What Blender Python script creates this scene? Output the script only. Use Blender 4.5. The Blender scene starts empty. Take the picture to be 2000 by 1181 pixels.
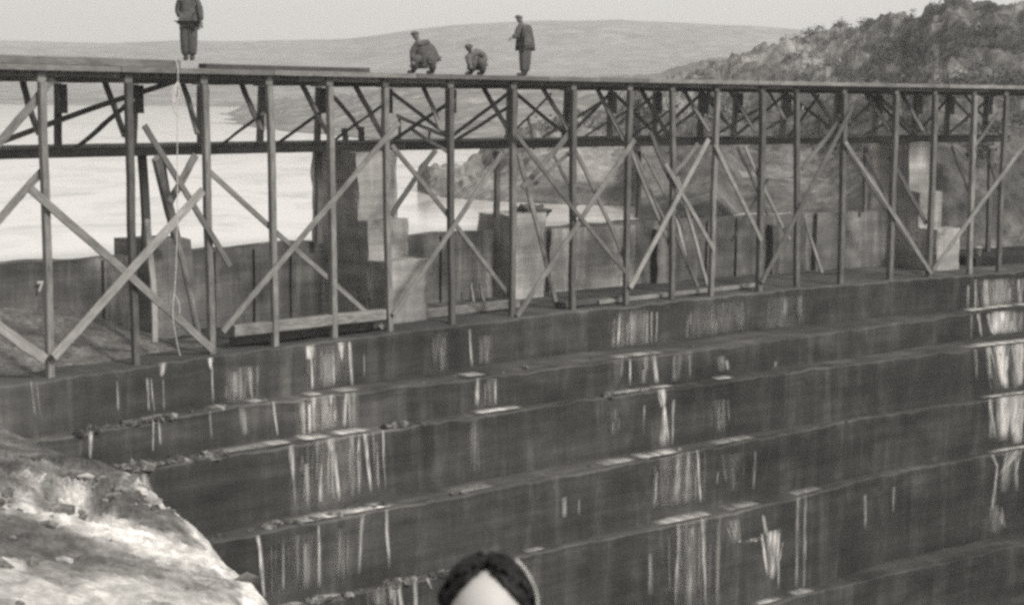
import bpy, bmesh, math, random
from mathutils import Vector, Matrix, noise
random.seed(11)
SC = bpy.context.scene
COL = SC.collection

# ------------------------------------------------------------------ camera
F_PX = 3200.0                       # focal length in photograph pixels (2000 wide)
PITCH, ROLL = math.atan(0.1239), math.radians(0.5)
_R = Vector((1, 0, 0)); _F = Vector((0, math.cos(PITCH), -math.sin(PITCH))); _U = Vector((0, math.sin(PITCH), math.cos(PITCH)))
CR = _R*math.cos(ROLL) + _U*math.sin(ROLL)
CU = _U*math.cos(ROLL) - _R*math.sin(ROLL)
cam = bpy.data.cameras.new('camera'); camo = bpy.data.objects.new('camera', cam); COL.objects.link(camo)
M3 = Matrix((CR, CU, -_F)).transposed()
camo.matrix_world = M3.to_4x4()
cam.sensor_width = 36.0; cam.sensor_fit = 'HORIZONTAL'; cam.lens = 36.0*F_PX/2000.0
cam.clip_start = 0.1; cam.clip_end = 6000
cam.dof.use_dof = True; cam.dof.focus_distance = 44.0; cam.dof.aperture_fstop = 5.0
SC.camera = camo
SC.cycles.pixel_filter_type = 'BLACKMAN_HARRIS'
SC.cycles.filter_width = 3.0
SC.cycles.use_denoising = False
SC.cycles.max_bounces = 6; SC.cycles.transparent_max_bounces = 16
SC.cycles.volume_bounces = 0

# ------------------------------------------------------------------ world and sun
SUN_AZ, SUN_EL = math.radians(134), math.radians(38)       # azimuth clockwise from +Y
w = bpy.data.worlds.new('World'); SC.world = w; w.use_nodes = True
nt = w.node_tree; nt.nodes.clear()
sky = nt.nodes.new('ShaderNodeTexSky'); sky.sky_type = 'NISHITA'; sky.sun_disc = False
sky.sun_elevation = SUN_EL; sky.sun_rotation = SUN_AZ; sky.dust_density = 6.0; sky.air_density = 1.0
hs = nt.nodes.new('ShaderNodeHueSaturation'); hs.inputs['Saturation'].default_value = 0.03
b1 = nt.nodes.new('ShaderNodeBackground'); b1.inputs[1].default_value = 0.05
b2 = nt.nodes.new('ShaderNodeBackground'); b2.inputs[0].default_value = (1.0, .972, .930, 1); b2.inputs[1].default_value = 0.72
ad = nt.nodes.new('ShaderNodeAddShader'); wo = nt.nodes.new('ShaderNodeOutputWorld')
nt.links.new(sky.outputs[0], hs.inputs['Color']); nt.links.new(hs.outputs[0], b1.inputs[0])
nt.links.new(b1.outputs[0], ad.inputs[0]); nt.links.new(b2.outputs[0], ad.inputs[1]); nt.links.new(ad.outputs[0], wo.inputs[0])
sun = bpy.data.lights.new('sun', 'SUN'); sun.energy = 3.6; sun.angle = math.radians(9); sun.color = (1, .985, .96)
suno = bpy.data.objects.new('sun', sun); COL.objects.link(suno)
SDIR = Vector((math.sin(SUN_AZ)*math.cos(SUN_EL), math.cos(SUN_AZ)*math.cos(SUN_EL), math.sin(SUN_EL)))
suno.rotation_euler = SDIR.to_track_quat('Z', 'Y').to_euler()
vs = SC.view_settings; SC.display_settings.display_device = 'sRGB'
vs.view_transform = 'Standard'; vs.look = 'None'; vs.gamma = 1; vs.exposure = 0.0; vs.use_curve_mapping = False

# ------------------------------------------------------------------ survey geometry: the dam is an arc in plan
CX, CY, RAD, TH0 = 81.8, -42.0, 120.0, math.radians(133)
def ray(px, py): return (_F + CR*((px-1000)/F_PX) - CU*((py-590.5)/F_PX))
def hit(px, py, dn):                                   # point on the arc dn metres upstream of the trestle face
    d = ray(px, py); a = d.x**2+d.y**2; b = -2*(d.x*CX+d.y*CY); c = CX*CX+CY*CY-(RAD+dn)**2
    t = (-b+math.sqrt(b*b-4*a*c))/2/a
    return d*t
def hitz(px, py, z): d = ray(px, py); return d*(z/d.z)
def hitd(px, py, dist): d = ray(px, py); return d*(dist/d.y)
def S_of(p): return (TH0-math.atan2(p.y-CY, p.x-CX))*RAD
def DN_of(p): return math.hypot(p.x-CX, p.y-CY)-RAD
def W(s, dn, z):
    th = TH0-s/RAD; r = RAD+dn
    return Vector((CX+r*math.cos(th), CY+r*math.sin(th), z))
def UP(s): th = TH0-s/RAD; return Vector((math.cos(th), math.sin(th), 0))      # upstream
def TAN(s): th = TH0-s/RAD; return Vector((math.sin(th), -math.cos(th), 0))    # to the right
PPM = 72.0
Z_FLOOR, Z_DECK, Z_WALK, Z_WALL, Z_WATER = -6.08, 0.62, -1.215, -4.02, -4.45

def lerp(pts, x):
    if x <= pts[0][0]: return pts[0][1]
    for (a, b), (c, d) in zip(pts, pts[1:]):
        if x <= c: return b+(d-b)*(x-a)/(c-a)
    return pts[-1][1]
def fbm(v, o=4):
    return noise.fractal(v, 1.0, 2.0, o)
def sm(a, b, x):
    t = min(1, max(0, (x-a)/(b-a))); return t*t*(3-2*t)

# ------------------------------------------------------------------ materials
def new_mat(name):
    m = bpy.data.materials.new(name); m.use_nodes = True
    n = m.node_tree; n.nodes.clear()
    o = n.nodes.new('ShaderNodeOutputMaterial'); b = n.nodes.new('ShaderNodeBsdfPrincipled')
    n.links.new(b.outputs[0], o.inputs[0]); return m, n, b, o
def G(v): return (v, v*.958, v*.90, 1)
def ramp(n, src, stops):
    r = n.nodes.new('ShaderNodeValToRGB'); e = r.color_ramp.elements
    Q = (lambda v: (v, v, v, 1)) if max(v for _, v in stops) >= .95 else G      # factors stay neutral
    e[0].position, e[0].color = stops[0][0], Q(stops[0][1]); e[1].position, e[1].color = stops[-1][0], Q(stops[-1][1])
    for p, v in stops[1:-1]:
        x = e.new(p); x.color = Q(v)
    n.links.new(src, r.inputs[0]); return r.outputs[0]
def coords(n, kind='Object', scale=(1, 1, 1), uv=None):
    if uv:
        t = n.nodes.new('ShaderNodeUVMap'); t.uv_map = uv; out = t.outputs[0]
    else:
        t = n.nodes.new('ShaderNodeTexCoord'); out = t.outputs[kind]
    mp = n.nodes.new('ShaderNodeMapping'); mp.inputs['Scale'].default_value = scale
    n.links.new(out, mp.inputs[0]); return mp.outputs[0]
def ntex(n, vec, scale, detail=6, rough=.6, dist=0):
    t = n.nodes.new('ShaderNodeTexNoise'); t.inputs['Scale'].default_value = scale; t.inputs['Detail'].default_value = detail
    t.inputs['Roughness'].default_value = rough; t.inputs['Distortion'].default_value = dist
    n.links.new(vec, t.inputs['Vector']); return t.outputs[0]
def mixc(n, a, b, fac, mode='MIX'):
    m = n.nodes.new('ShaderNodeMix'); m.data_type = 'RGBA'; m.blend_type = mode
    for sock, v in ((6, a), (7, b)):
        if isinstance(v, tuple): m.inputs[sock].default_value = v
        else: n.links.new(v, m.inputs[sock])
    if isinstance(fac, (int, float)): m.inputs[0].default_value = fac
    else: n.links.new(fac, m.inputs[0])
    return m.outputs[2]
def math_(n, op, a, b=None):
    m = n.nodes.new('ShaderNodeMath'); m.operation = op
    for i, v in enumerate((a, b)):
        if v is None: continue
        if isinstance(v, (int, float)): m.inputs[i].default_value = v
        else: n.links.new(v, m.inputs[i])
    return m.outputs[0]
def bump(n, b, h, strength=.4, dist=.02):
    u = n.nodes.new('ShaderNodeBump'); u.inputs['Strength'].default_value = strength; u.inputs['Distance'].default_value = dist
    n.links.new(h, u.inputs['Height']); n.links.new(u.outputs[0], b.inputs['Normal'])

def mat_timber(name, lo, hi):
    m, n, b, o = new_mat(name)
    g = ntex(n, coords(n, scale=(1.5, 22, 22), uv='UVMap'), 2.0, 6, .6, .4)
    c = ramp(n, g, [(.3, lo), (.7, hi)])
    oi = n.nodes.new('ShaderNodeObjectInfo')
    v = math_(n, 'MULTIPLY_ADD', oi.outputs['Random'], .8); v.node.inputs[2].default_value = .6
    big = ntex(n, coords(n, scale=(1, 1, 1)), 1.1, 3)
    c = mixc(n, c, ramp(n, big, [(.35, .45), (.65, 1.0)]), .6, 'MULTIPLY')
    hv = n.nodes.new('ShaderNodeHueSaturation'); n.links.new(c, hv.inputs['Color']); n.links.new(v, hv.inputs['Value'])
    n.links.new(hv.outputs[0], b.inputs['Base Color']); b.inputs['Roughness'].default_value = .85
    b.inputs['Specular IOR Level'].default_value = .2
    bump(n, b, g, .5, .01); return m
def mat_concrete(name, lo, hi, streak=.5, wet_or_dark=.8, scale=1.0, uv='UVMap', moist=0.5, spill_end=False):
    m, n, b, o = new_mat(name)
    st = ntex(n, coords(n, scale=(1.1*scale, .16, 1), uv=uv), 1.0, 8, .7, .5)
    st2 = ntex(n, coords(n, scale=(5*scale, .22, 1), uv=uv), 1.0, 5, .6, .2)
    bl = ntex(n, coords(n, scale=(.5, .9, 1), uv=uv), 1.0, 7, .65, .3)
    co = ntex(n, coords(n, scale=(.06, 3.2, 1), uv=uv), 1.0, 3, .5)       # pour lines
    c = ramp(n, bl, [(.3, lo), (.7, hi)])
    s1 = ramp(n, st, [(.34, .6), (.52, .85), (.66, 1.7)])
    s2 = ramp(n, st2, [(.32, .65), (.7, 1.4)])
    c = mixc(n, c, s1, streak, 'MULTIPLY'); c = mixc(n, c, s2, streak*.35, 'MULTIPLY')
    c = mixc(n, c, ramp(n, co, [(.35, .75), (.65, 1.25)]), .55, 'MULTIPLY')
    jt = ntex(n, coords(n, scale=(.25, 11, 1), uv=uv), 1.0, 3, .6, .1)
    c = mixc(n, c, ramp(n, jt, [(.36, .78), (.62, 1.2)]), .3, 'MULTIPLY')
    pt = ntex(n, coords(n, scale=(.16, .35, 1), uv=uv), 1.0, 4, .6, .6)
    c = mixc(n, c, ramp(n, pt, [(.36, .55), (.5, .95), (.66, 1.55)]), .8, 'MULTIPLY')
    fine = ntex(n, coords(n, scale=(1, 1, 1), uv=uv), 14, 5, .7)
    c = mixc(n, c, ramp(n, fine, [(.3, .7), (.7, 1.3)]), .5, 'MULTIPLY')
    if spill_end:       # the concrete gets darker towards the spilling end of the dam
        sx = n.nodes.new('ShaderNodeSeparateXYZ'); n.links.new(coords(n, uv=uv), sx.inputs[0])
        mr = n.nodes.new('ShaderNodeMapRange'); mr.inputs['From Min'].default_value = -14; mr.inputs['From Max'].default_value = 22
        mr.inputs['To Min'].default_value = 1.12; mr.inputs['To Max'].default_value = .62
        n.links.new(math_(n, 'ADD', sx.outputs[0], math_(n, 'MULTIPLY', bl, 8)), mr.inputs['Value'])
        hv = n.nodes.new('ShaderNodeHueSaturation'); n.links.new(c, hv.inputs['Color']); n.links.new(mr.outputs[0], hv.inputs['Value']); c = hv.outputs[0]
    n.links.new(c, b.inputs['Base Color']); b.inputs['Roughness'].default_value = wet_or_dark
    b.inputs['Specular IOR Level'].default_value = moist
    bump(n, b, math_(n, 'ADD', fine, co), .4, .03); return m
def mat_rock(name, stops, scale, bs=.6, bd=.3, extra=None, rough=.95):
    m, n, b, o = new_mat(name)
    a = ntex(n, coords(n), scale, 9, .68, .5)
    c = ramp(n, a, stops)
    f = ntex(n, coords(n), scale*7, 6, .7)
    if extra:
        at = n.nodes.new('ShaderNodeAttribute'); at.attribute_name = extra[0]
        tn = ntex(n, coords(n), extra[2], 6, .7, .4)
        fac = math_(n, 'MULTIPLY', at.outputs['Fac'], ramp(n, tn, [(.33, .3), (.5, 1.0)]))
        c = mixc(n, c, G(extra[1]), fac)
    c = mixc(n, c, ramp(n, f, [(.3, .45), (.5, .95), (.7, 1.6)]), .65, 'MULTIPLY')
    f2 = ntex(n, coords(n), scale*2.6, 6, .65, 1.2)
    c = mixc(n, c, ramp(n, f2, [(.36, .5), (.5, .95), (.64, 1.5)]), .55, 'MULTIPLY')
    n.links.new(c, b.inputs['Base Color']); b.inputs['Roughness'].default_value = rough
    b.inputs['Specular IOR Level'].default_value = .15
    bump(n, b, math_(n, 'ADD', a, math_(n, 'MULTIPLY', f, .4)), bs, bd); return m
def mat_plain(name, v, rough=.8, nscale=8, var=.35):
    m, n, b, o = new_mat(name)
    t = ntex(n, coords(n), nscale, 5, .6)
    n.links.new(ramp(n, t, [(.3, v*(1-var)), (.7, v*(1+var))]), b.inputs['Base Color'])
    b.inputs['Roughness'].default_value = rough; b.inputs['Specular IOR Level'].default_value = .25
    bump(n, b, t, .3, .01); return m

M = {}
M['old'] = mat_timber('weathered timber', .085, .21)
M['new'] = mat_timber('pale timber tone', .17, .32)  # same timber as the weathered; its lit look put into the colour
M['mid'] = mat_timber('middle timber tone', .11, .23)
M['wet_or_dark'] = mat_timber('dark timber tone', .075, .14)  # same timber again; its shaded look put into the colour
M['dam'] = mat_concrete('wet stained concrete', .036, .072, .8, .8, moist=.12, spill_end=True)
M['crest'] = mat_concrete('damp concrete crest', .03, .075, .7, .8)
M['light_tread'] = mat_concrete('lightened tread concrete', .045, .115, .4, .95, moist=.1, spill_end=True)  # extra light on the top faces, put into their colour
M['panel'] = mat_concrete('pale stained wall panel', .14, .30, .9, .9, moist=.2)
M['wall'] = mat_concrete('streaked wall concrete', .07, .155, .9, .9, moist=.2)
M['pier'] = mat_concrete('pale pier concrete', .22, .36, .6, .9)
M['dull'] = mat_concrete('dull pier concrete', .09, .17, .8, .9)
M['hill'] = mat_rock('far moorland', [(.3, .15), (.7, .215)], .012, .3, 3)
M['shore'] = mat_rock('rough pasture shore', [(.3, .12), (.5, .18), (.7, .26)], .05, .5, 1.5)
M['rocky'] = mat_rock('scrub covered rock', [(.3, .03), (.44, .075), (.56, .135), (.7, .25)], .2, .7, 1.0, ('bare', .26, .5))
M['bank'] = mat_rock('rocky earth bank', [(.3, .045), (.5, .095), (.7, .17)], .9, .6, .08, ('slurry', .62, 1.6))
M['rubble'] = mat_rock('rubble stone', [(.32, .02), (.5, .07), (.66, .26)], 3.0, .6, .05)
M['stones'] = mat_rock('broken bank stone', [(.32, .05), (.5, .14), (.66, .36)], 2.0, .6, .05)
M['heap'] = mat_rock('damp earth heap', [(.3, .06), (.5, .12), (.7, .2)], 1.2, .6, .1)
M['bed'] = mat_rock('river bed earth', [(.3, .06), (.7, .14)], .4, .5, .3)
M['cloth'] = mat_plain('dark work cloth', .075, .95, 14)
M['cloth2'] = mat_plain('grey work cloth', .10, .95, 14)
M['skin'] = mat_plain('skin', .15, .6, 6, .08)
M['face'] = mat_plain('pale skin', .40, .55, 5, .04)
M['boot'] = mat_plain('boot leather', .04, .6)
M['rope'] = mat_plain('hemp rope', .42, .95, 30)
M['white'] = mat_plain('white paint', .75, .7, 9, .12)
M['leaf'] = mat_plain('scrub leaves', .05, .9, 3, .5)
M['eye'] = mat_plain('eye', .3, .3)
M['lip'] = mat_plain('lip', .3, .5)
def mat_hair():
    m, n, b, o = new_mat('dark hair')
    t = ntex(n, coords(n, scale=(60, 3, 1), uv='UVMap'), 1.0, 4, .6)
    n.links.new(ramp(n, t, [(.3, .006), (.7, .022)]), b.inputs['Base Color']); b.inputs['Specular IOR Level'].default_value = .15
    b.inputs['Roughness'].default_value = .55; bump(n, b, t, .6, .004); return m
M['hair'] = mat_hair()
def mat_water():
    m, n, b, o = new_mat('reservoir water')
    t = ntex(n, coords(n, scale=(.35, 1.2, 1)), 1.0, 5, .6)
    l = ntex(n, coords(n, scale=(.22, .10, 1)), 1.0, 6, .7, .8)
    b.inputs['Base Color'].default_value = G(.62); b.inputs['Roughness'].default_value = .12
    n.links.new(ramp(n, l, [(.36, .40), (.52, .68)]), b.inputs['Base Color'])  # sky glare put into the pale base colour, with darker ripple streaks
    b.inputs['IOR'].default_value = 1.333; b.inputs['Specular IOR Level'].default_value = .8
    bump(n, b, t, .25, .06); return m
M['water'] = mat_water()
def mat_trickle():
    m, n, b, o = new_mat('white trickling water')
    uv = n.nodes.new('ShaderNodeUVMap'); uv.uv_map = 'UVMap'
    sx = n.nodes.new('ShaderNodeSeparateXYZ'); n.links.new(uv.outputs[0], sx.inputs[0])
    a = math_(n, 'ABSOLUTE', math_(n, 'SUBTRACT', sx.outputs[0], .5))
    ed = n.nodes.new('ShaderNodeMapRange'); ed.interpolation_type = 'SMOOTHSTEP'
    ed.inputs['From Min'].default_value = .5; ed.inputs['From Max'].default_value = .0
    n.links.new(a, ed.inputs['Value'])
    st = ntex(n, coords(n, scale=(9, 1.1, 1), uv='metric'), 1.0, 5, .65, .3)
    rs = n.nodes.new('ShaderNodeMapRange'); rs.inputs['From Min'].default_value = .30; rs.inputs['From Max'].default_value = .66
    n.links.new(st, rs.inputs['Value'])
    at = n.nodes.new('ShaderNodeAttribute'); at.attribute_name = 'amount'
    lo = ntex(n, coords(n, scale=(2.0, .9, 1), uv='metric'), 1.0, 4, .6, .6)
    rl = n.nodes.new('ShaderNodeMapRange'); rl.inputs['From Min'].default_value = .34; rl.inputs['From Max'].default_value = .58; rl.inputs['To Min'].default_value = .45
    n.links.new(lo, rl.inputs['Value'])
    al = math_(n, 'MULTIPLY', math_(n, 'MULTIPLY', math_(n, 'MULTIPLY', ed.outputs[0], rl.outputs[0]), rs.outputs[0]), at.outputs['Fac'])
    b.inputs['Base Color'].default_value = G(.8); b.inputs['Roughness'].default_value = .5
    al = math_(n, 'MULTIPLY', al, 1.35); al.node.use_clamp = True
    n.links.new(al, b.inputs['Alpha']); return m
M['trickle'] = mat_trickle()

# ------------------------------------------------------------------ object helpers
def link(name, me, parent=None):
    o = bpy.data.objects.new(name, me); COL.objects.link(o)
    if parent is not None: o.parent = parent
    return o
def from_bm(name, bm, mat, parent=None, smooth=False):
    me = bpy.data.meshes.new(name); bm.normal_update(); bm.to_mesh(me); bm.free()
    me.materials.append(mat)
    if smooth:
        for p in me.polygons: p.use_smooth = True
    return link(name, me, parent)
def tag(o, label, cat, group=None):
    o['label'] = label; o['category'] = cat
    if group: o['group'] = group
    return o
def struct(o, kind='structure'): o['kind'] = kind; return o
def empty(name, loc=(0, 0, 0)):
    o = bpy.data.objects.new(name, None); o.empty_display_size = .3; COL.objects.link(o)
    o.location = loc; bpy.context.view_layer.update(); return o

def add_timber(bm, A, B, wd, ht, side, rough=.006, nseg=6, bow=0.0):
    """sawn timber from A to B; 'side' is the direction its width faces"""
    ax = (B-A); L = ax.length; ax.normalize()
    x = side - ax*side.dot(ax); x.normalize(); y = ax.cross(x)
    uv = bm.loops.layers.uv.get('UVMap') or bm.loops.layers.uv.new('UVMap'); off = random.random()*30
    rings = []
    for i in range(nseg+1):
        t = i/nseg; c = A+(B-A)*t + y*(bow*math.sin(math.pi*t))
        c += x*random.uniform(-rough, rough)+y*random.uniform(-rough, rough)
        ch = min(wd, ht)*.1; r = []
        for (a, b_) in ((-wd/2+ch, -ht/2), (wd/2-ch, -ht/2), (wd/2, -ht/2+ch), (wd/2, ht/2-ch), (wd/2-ch, ht/2), (-wd/2+ch, ht/2), (-wd/2, ht/2-ch), (-wd/2, -ht/2+ch)):
            r.append(bm.verts.new(c+y*a+x*b_))
        rings.append(r)
    for i in range(nseg):
        for j in range(8):
            f = bm.faces.new((rings[i][j], rings[i][(j+1) % 8], rings[i+1][(j+1) % 8], rings[i+1][j]))
            us = (i/nseg*L, i/nseg*L, (i+1)/nseg*L, (i+1)/nseg*L); vs_ = (j, j+1, j+1, j)
            for lp, u, v in zip(f.loops, us, vs_): lp[uv].uv = (u+off, v*.06+off)
    for r, q in ((rings[0], -1), (rings[-1], 1)):
        f = bm.faces.new(r if q > 0 else r[::-1])
        for k, lp in enumerate(f.loops): lp[uv].uv = (off+.02*k, off)
def timber(name, A, B, wd, ht, side, mat, parent, bow=0.0, rough=.006):
    bm = bmesh.new(); add_timber(bm, A, B, wd, ht, side, rough, 6, bow)
    bmesh.ops.recalc_face_normals(bm, faces=bm.faces)
    return from_bm(name, bm, M[mat], parent)
def member(name, x1, y1, d1, x2, y2, d2, wpx, mat, parent, th=.06, bow=None):
    if bow is None: bow = random.uniform(-.05, .05)
    A, B = hit(x1, y1, d1), hit(x2, y2, d2)
    side = UP((S_of(A)+S_of(B))/2)
    return timber(name, A, B, wpx/PPM, th, side, mat, parent, bow, .012)

def arc_block(name, s0, s1, d0, d1, z0, z1, mat, parent, step=.35, rough=.012, chip=.03, cell=.3, top=None):
    """block following the arc, its faces gridded, slightly uneven, edges chipped; UV in metres"""
    bm = bmesh.new(); uv = bm.loops.layers.uv.get('UVMap') or bm.loops.layers.uv.new('UVMap')
    ns = max(2, int((s1-s0)/step)); nz = max(1, int(round((z1-z0)/cell))); nd = max(1, int(round((d1-d0)/cell)))
    cache = {}
    def vert(i, j, k):
        key = (i, j, k)
        if key not in cache:
            s, d, z = s0+(s1-s0)*i/ns, d0+(d1-d0)*j/nd, z0+(z1-z0)*k/nz
            if top: z = z0+(z-z0)*(top(s)-z0)/(z1-z0)
            n = noise.noise_vector(Vector((s*1.7, d*1.7+z0, z*1.7+d0)))
            n2 = noise.noise_vector(Vector((s*.35+9, d*.4, z*.4)))
            edge = (j in (0, nd)) + (k in (0, nz)) + (i in (0, ns))
            q = chip if edge > 1 else rough
            d += n.x*q+n2.x*rough*1.5; z += n.y*q+(n2.y*rough*1.5 if k else 0)
            if i in (0, ns): s += n.z*q
            cache[key] = (bm.verts.new(W(s, d, z)), (s, d, z))
        return cache[key]
    def face(ks, axis):
        vs = [vert(*k) for k in ks]
        f = bm.faces.new([v[0] for v in vs])
        for lp, v in zip(f.loops, vs):
            s, d, z = v[1]
            lp[uv].uv = (s, z) if axis == 'd' else ((s, d) if axis == 'z' else (d+s, z))
    for i in range(ns):
        for k in range(nz):
            face(((i, 0, k), (i+1, 0, k), (i+1, 0, k+1), (i, 0, k+1)), 'd')
            face(((i, nd, k), (i, nd, k+1), (i+1, nd, k+1), (i+1, nd, k)), 'd')
        for j in range(nd):
            face(((i, j, nz), (i+1, j, nz), (i+1, j+1, nz), (i, j+1, nz)), 'z')
            face(((i, j, 0), (i, j+1, 0), (i+1, j+1, 0), (i+1, j, 0)), 'z')
    for j in range(nd):
        for k in range(nz):
            face(((0, j, k), (0, j, k+1), (0, j+1, k+1), (0, j+1, k)), 's')
            face(((ns, j, k), (ns, j+1, k), (ns, j+1, k+1), (ns, j, k+1)), 's')
    bmesh.ops.recalc_face_normals(bm, faces=bm.faces)
    return from_bm(name, bm, mat, parent)

def to_mesh(o, parent=None):
    dg = bpy.context.evaluated_depsgraph_get(); dg.update()
    me = bpy.data.meshes.new_from_object(o.evaluated_get(dg)); nm = o.name; mw = o.matrix_world.copy()
    COL.objects.unlink(o); bpy.data.objects.remove(o)
    q = link(nm, me); q.name = nm; q.matrix_world = mw
    for p in me.polygons: p.use_smooth = True
    return q
# ------------------------------------------------------------------ ground, water, hills
def terrain(name, cols, mat, nx, ny, amp, nscale, back=.35, attr=None, sink=True, kind='structure', ridge_amp=1.0):
    """cols: (px, [(py, distance), ...] from the ridge down to the foot)"""
    bm = bmesh.new(); rows = []
    x0, x1 = cols[0][0], cols[-1][0]
    npt = len(cols[0][1])
    lay = bm.verts.layers.float.new(attr[0]) if attr else None
    for i in range(nx+1):
        px = x0+(x1-x0)*i/nx
        prof = [(lerp([(c[0], c[1][k][0]) for c in cols], px), lerp([(c[0], c[1][k][1]) for c in cols], px)) for k in range(npt)]
        pts = [hitd(px, y, d) for y, d in prof]
        row = []
        for j in range(ny+1):
            t = j/ny*(npt-1); k = min(npt-2, int(t)); f = t-k
            p = pts[k].lerp(pts[k+1], f)
            a = amp*min(1, 1.2*(1-j/ny)+.12)*(ridge_amp if j == 0 else 1)
            q = p*nscale
            h = fbm(q, 6)*a + abs(fbm(q*2.7+Vector((5, 1, 3)), 4))*a*.6
            p = p+Vector((0, -h*.4, h))
            v = bm.verts.new(p); row.append(v)
            if lay: v[lay] = attr[1](px, lerp([(n_, y_) for n_, (y_, _) in enumerate(prof)], t))
        top = row[0].co
        b1_ = bm.verts.new(Vector((top.x*(1+back), top.y*(1+back), top.z-abs(top.z)*.1-2)))
        b2_ = bm.verts.new(Vector((top.x*(1+back*2), top.y*(1+back*2), top.z-40)))
        ft = row[-1].co
        row = [b2_, b1_]+row
        if sink: row.append(bm.verts.new(Vector((ft.x*.985, ft.y*.985, ft.z-4))))
        rows.append(row)
    for i in range(nx):
        for j in range(len(rows[0])-1):
            bm.faces.new((rows[i][j], rows[i][j+1], rows[i+1][j+1], rows[i+1][j]))
    bmesh.ops.recalc_face_normals(bm, faces=bm.faces)
    if sum(f.normal.z for f in bm.faces) < 0:
        bmesh.ops.reverse_faces(bm, faces=bm.faces)
    return struct(from_bm(name, bm, mat, smooth=True), kind)

def wdist(px, py): p = hitz(px, py, Z_WATER); return p.y

bm = bmesh.new()
g = [bm.verts.new(Vector((x*1700, y*1700, -24))) for x, y in ((-1, -1), (1, -1), (1, 1), (-1, 1))]
bm.faces.new(g); struct(from_bm('ground', bm, M['bed']))

bm = bmesh.new(); ring = []
dns = [4.28, 8, 16, 30, 60, 120, 250, 500, 1000, 1560]
for dn in dns:
    ring.append([bm.verts.new(W((TH0-math.radians(max(a, math.degrees(TH0)-math.degrees(21/RAD)) if dn < 20 else a))*RAD, dn, Z_WATER)) for a in range(60, 178, 2)])
for a, b in zip(ring, ring[1:]):
    for i in range(len(a)-1): bm.faces.new((a[i], a[i+1], b[i+1], b[i]))
bmesh.ops.dissolve_degenerate(bm, dist=.001, edges=bm.edges)
bmesh.ops.recalc_face_normals(bm, faces=bm.faces)
if sum(f.normal.z for f in bm.faces) < 0: bmesh.ops.reverse_faces(bm, faces=bm.faces)
struct(from_bm('reservoir_water', bm, M['water']))

ridge = [(-400, 90), (-100, 82), (0, 80), (120, 83), (200, 85), (350, 78), (500, 79), (680, 75), (740, 68), (800, 60), (870, 53), (930, 48), (1080, 42), (1200, 42), (1300, 45), (1480, 52), (1560, 58), (1640, 65), (1800, 80), (2400, 120)]
cols = [(x, [(y, 1350), (y+(206-y)*.55, 1050), (lerp([(-400, 211), (0, 209), (300, 206), (2400, 190)], x), 740)]) for x, y in ridge]
terrain('far_hill', cols, M['hill'], 150, 24, 5.0, .004, back=.06, ridge_amp=.3)

shore_top = [(405, 238), (440, 226), (470, 213), (520, 200), (600, 194), (640, 188), (700, 178), (800, 168), (1000, 156), (1200, 148), (1400, 140), (1600, 130)]
shore_bot = [(405, 240.5), (440, 241), (500, 250), (560, 257), (640, 263), (760, 276), (900, 284), (1100, 290), (1300, 300), (1600, 320)]
xs = sorted(set([p[0] for p in shore_top+shore_bot]))
cols = []
for x in xs:
    yb, yt = lerp(shore_bot, x), lerp(shore_top, x); db = wdist(x, yb)
    cols.append((x, [(yt, db*1.9), ((yt+yb)/2, db*1.35), (yb, db)]))
terrain('opposite_shore', cols, M['shore'], 160, 30, 1.6, .03)

rt = [(815, 364), (835, 360), (855, 367), (880, 361), (900, 352), (930, 338), (955, 320), (985, 300), (1010, 286), (1060, 262), (1120, 235), (1200, 205), (1300, 168), (1380, 131), (1450, 107), (1500, 96), (1560, 84), (1600, 76), (1640, 66), (1700, 53), (1750, 46), (1765, 44), (1778, 32), (1788, 31), (1800, 33), (1812, 19), (1822, 15), (1836, 26), (1850, 17), (1870, 14), (1950, 16), (2000, 19), (2300, 40)]
rb = [(815, 370), (840, 382), (900, 389), (1000, 395), (1100, 399), (1238, 403), (1250, 432), (1300, 436), (1400, 440), (1500, 445), (1700, 470), (1850, 520), (2000, 545), (2300, 560)]
xs = sorted(set([p[0] for p in rt+rb]))
tfar = [(815, 1.02), (1000, 1.25), (1200, 1.9), (1400, 2.6), (1640, 2.5), (1850, 1.9), (2300, 1.6)]
cols = []
for x in xs:
    yt, yb = lerp(rt, x), lerp(rb, x)
    db = min(wdist(x, yb), 90)
    if x > 1400: db = max(db, hit(x, yb, lerp([(1400, 9), (1750, 5.0), (1850, 4.5)], x)).y)
    k = lerp(tfar, x)
    ym = yb+(yt-yb)*lerp([(815, .5), (1400, .45), (1850, .48), (2300, .48)], x)
    cols.append((x, [(yt, db*k), ((yt+ym)/2, db*(1+(k-1)*.5)), (ym, db*(1+(k-1)*lerp([(1600, .16), (1800, .04)], x))), (yb, db)]))
def bare(px, py):
    v = 0
    for (cx, cy, rx, ry) in ((1560, 118, 90, 22), (1600, 140, 70, 12), (1480, 140, 90, 18), (1150, 320, 110, 40), (950, 365, 90, 25), (1250, 200, 120, 30)):
        v = max(v, math.exp(-((px-cx)/rx)**2-((py-cy)/ry)**2))
    return v
rocky = terrain('rocky_hillside', cols, M['rocky'], 460, 180, 1.3, .22, attr=('bare', bare), ridge_amp=.5)

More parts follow.
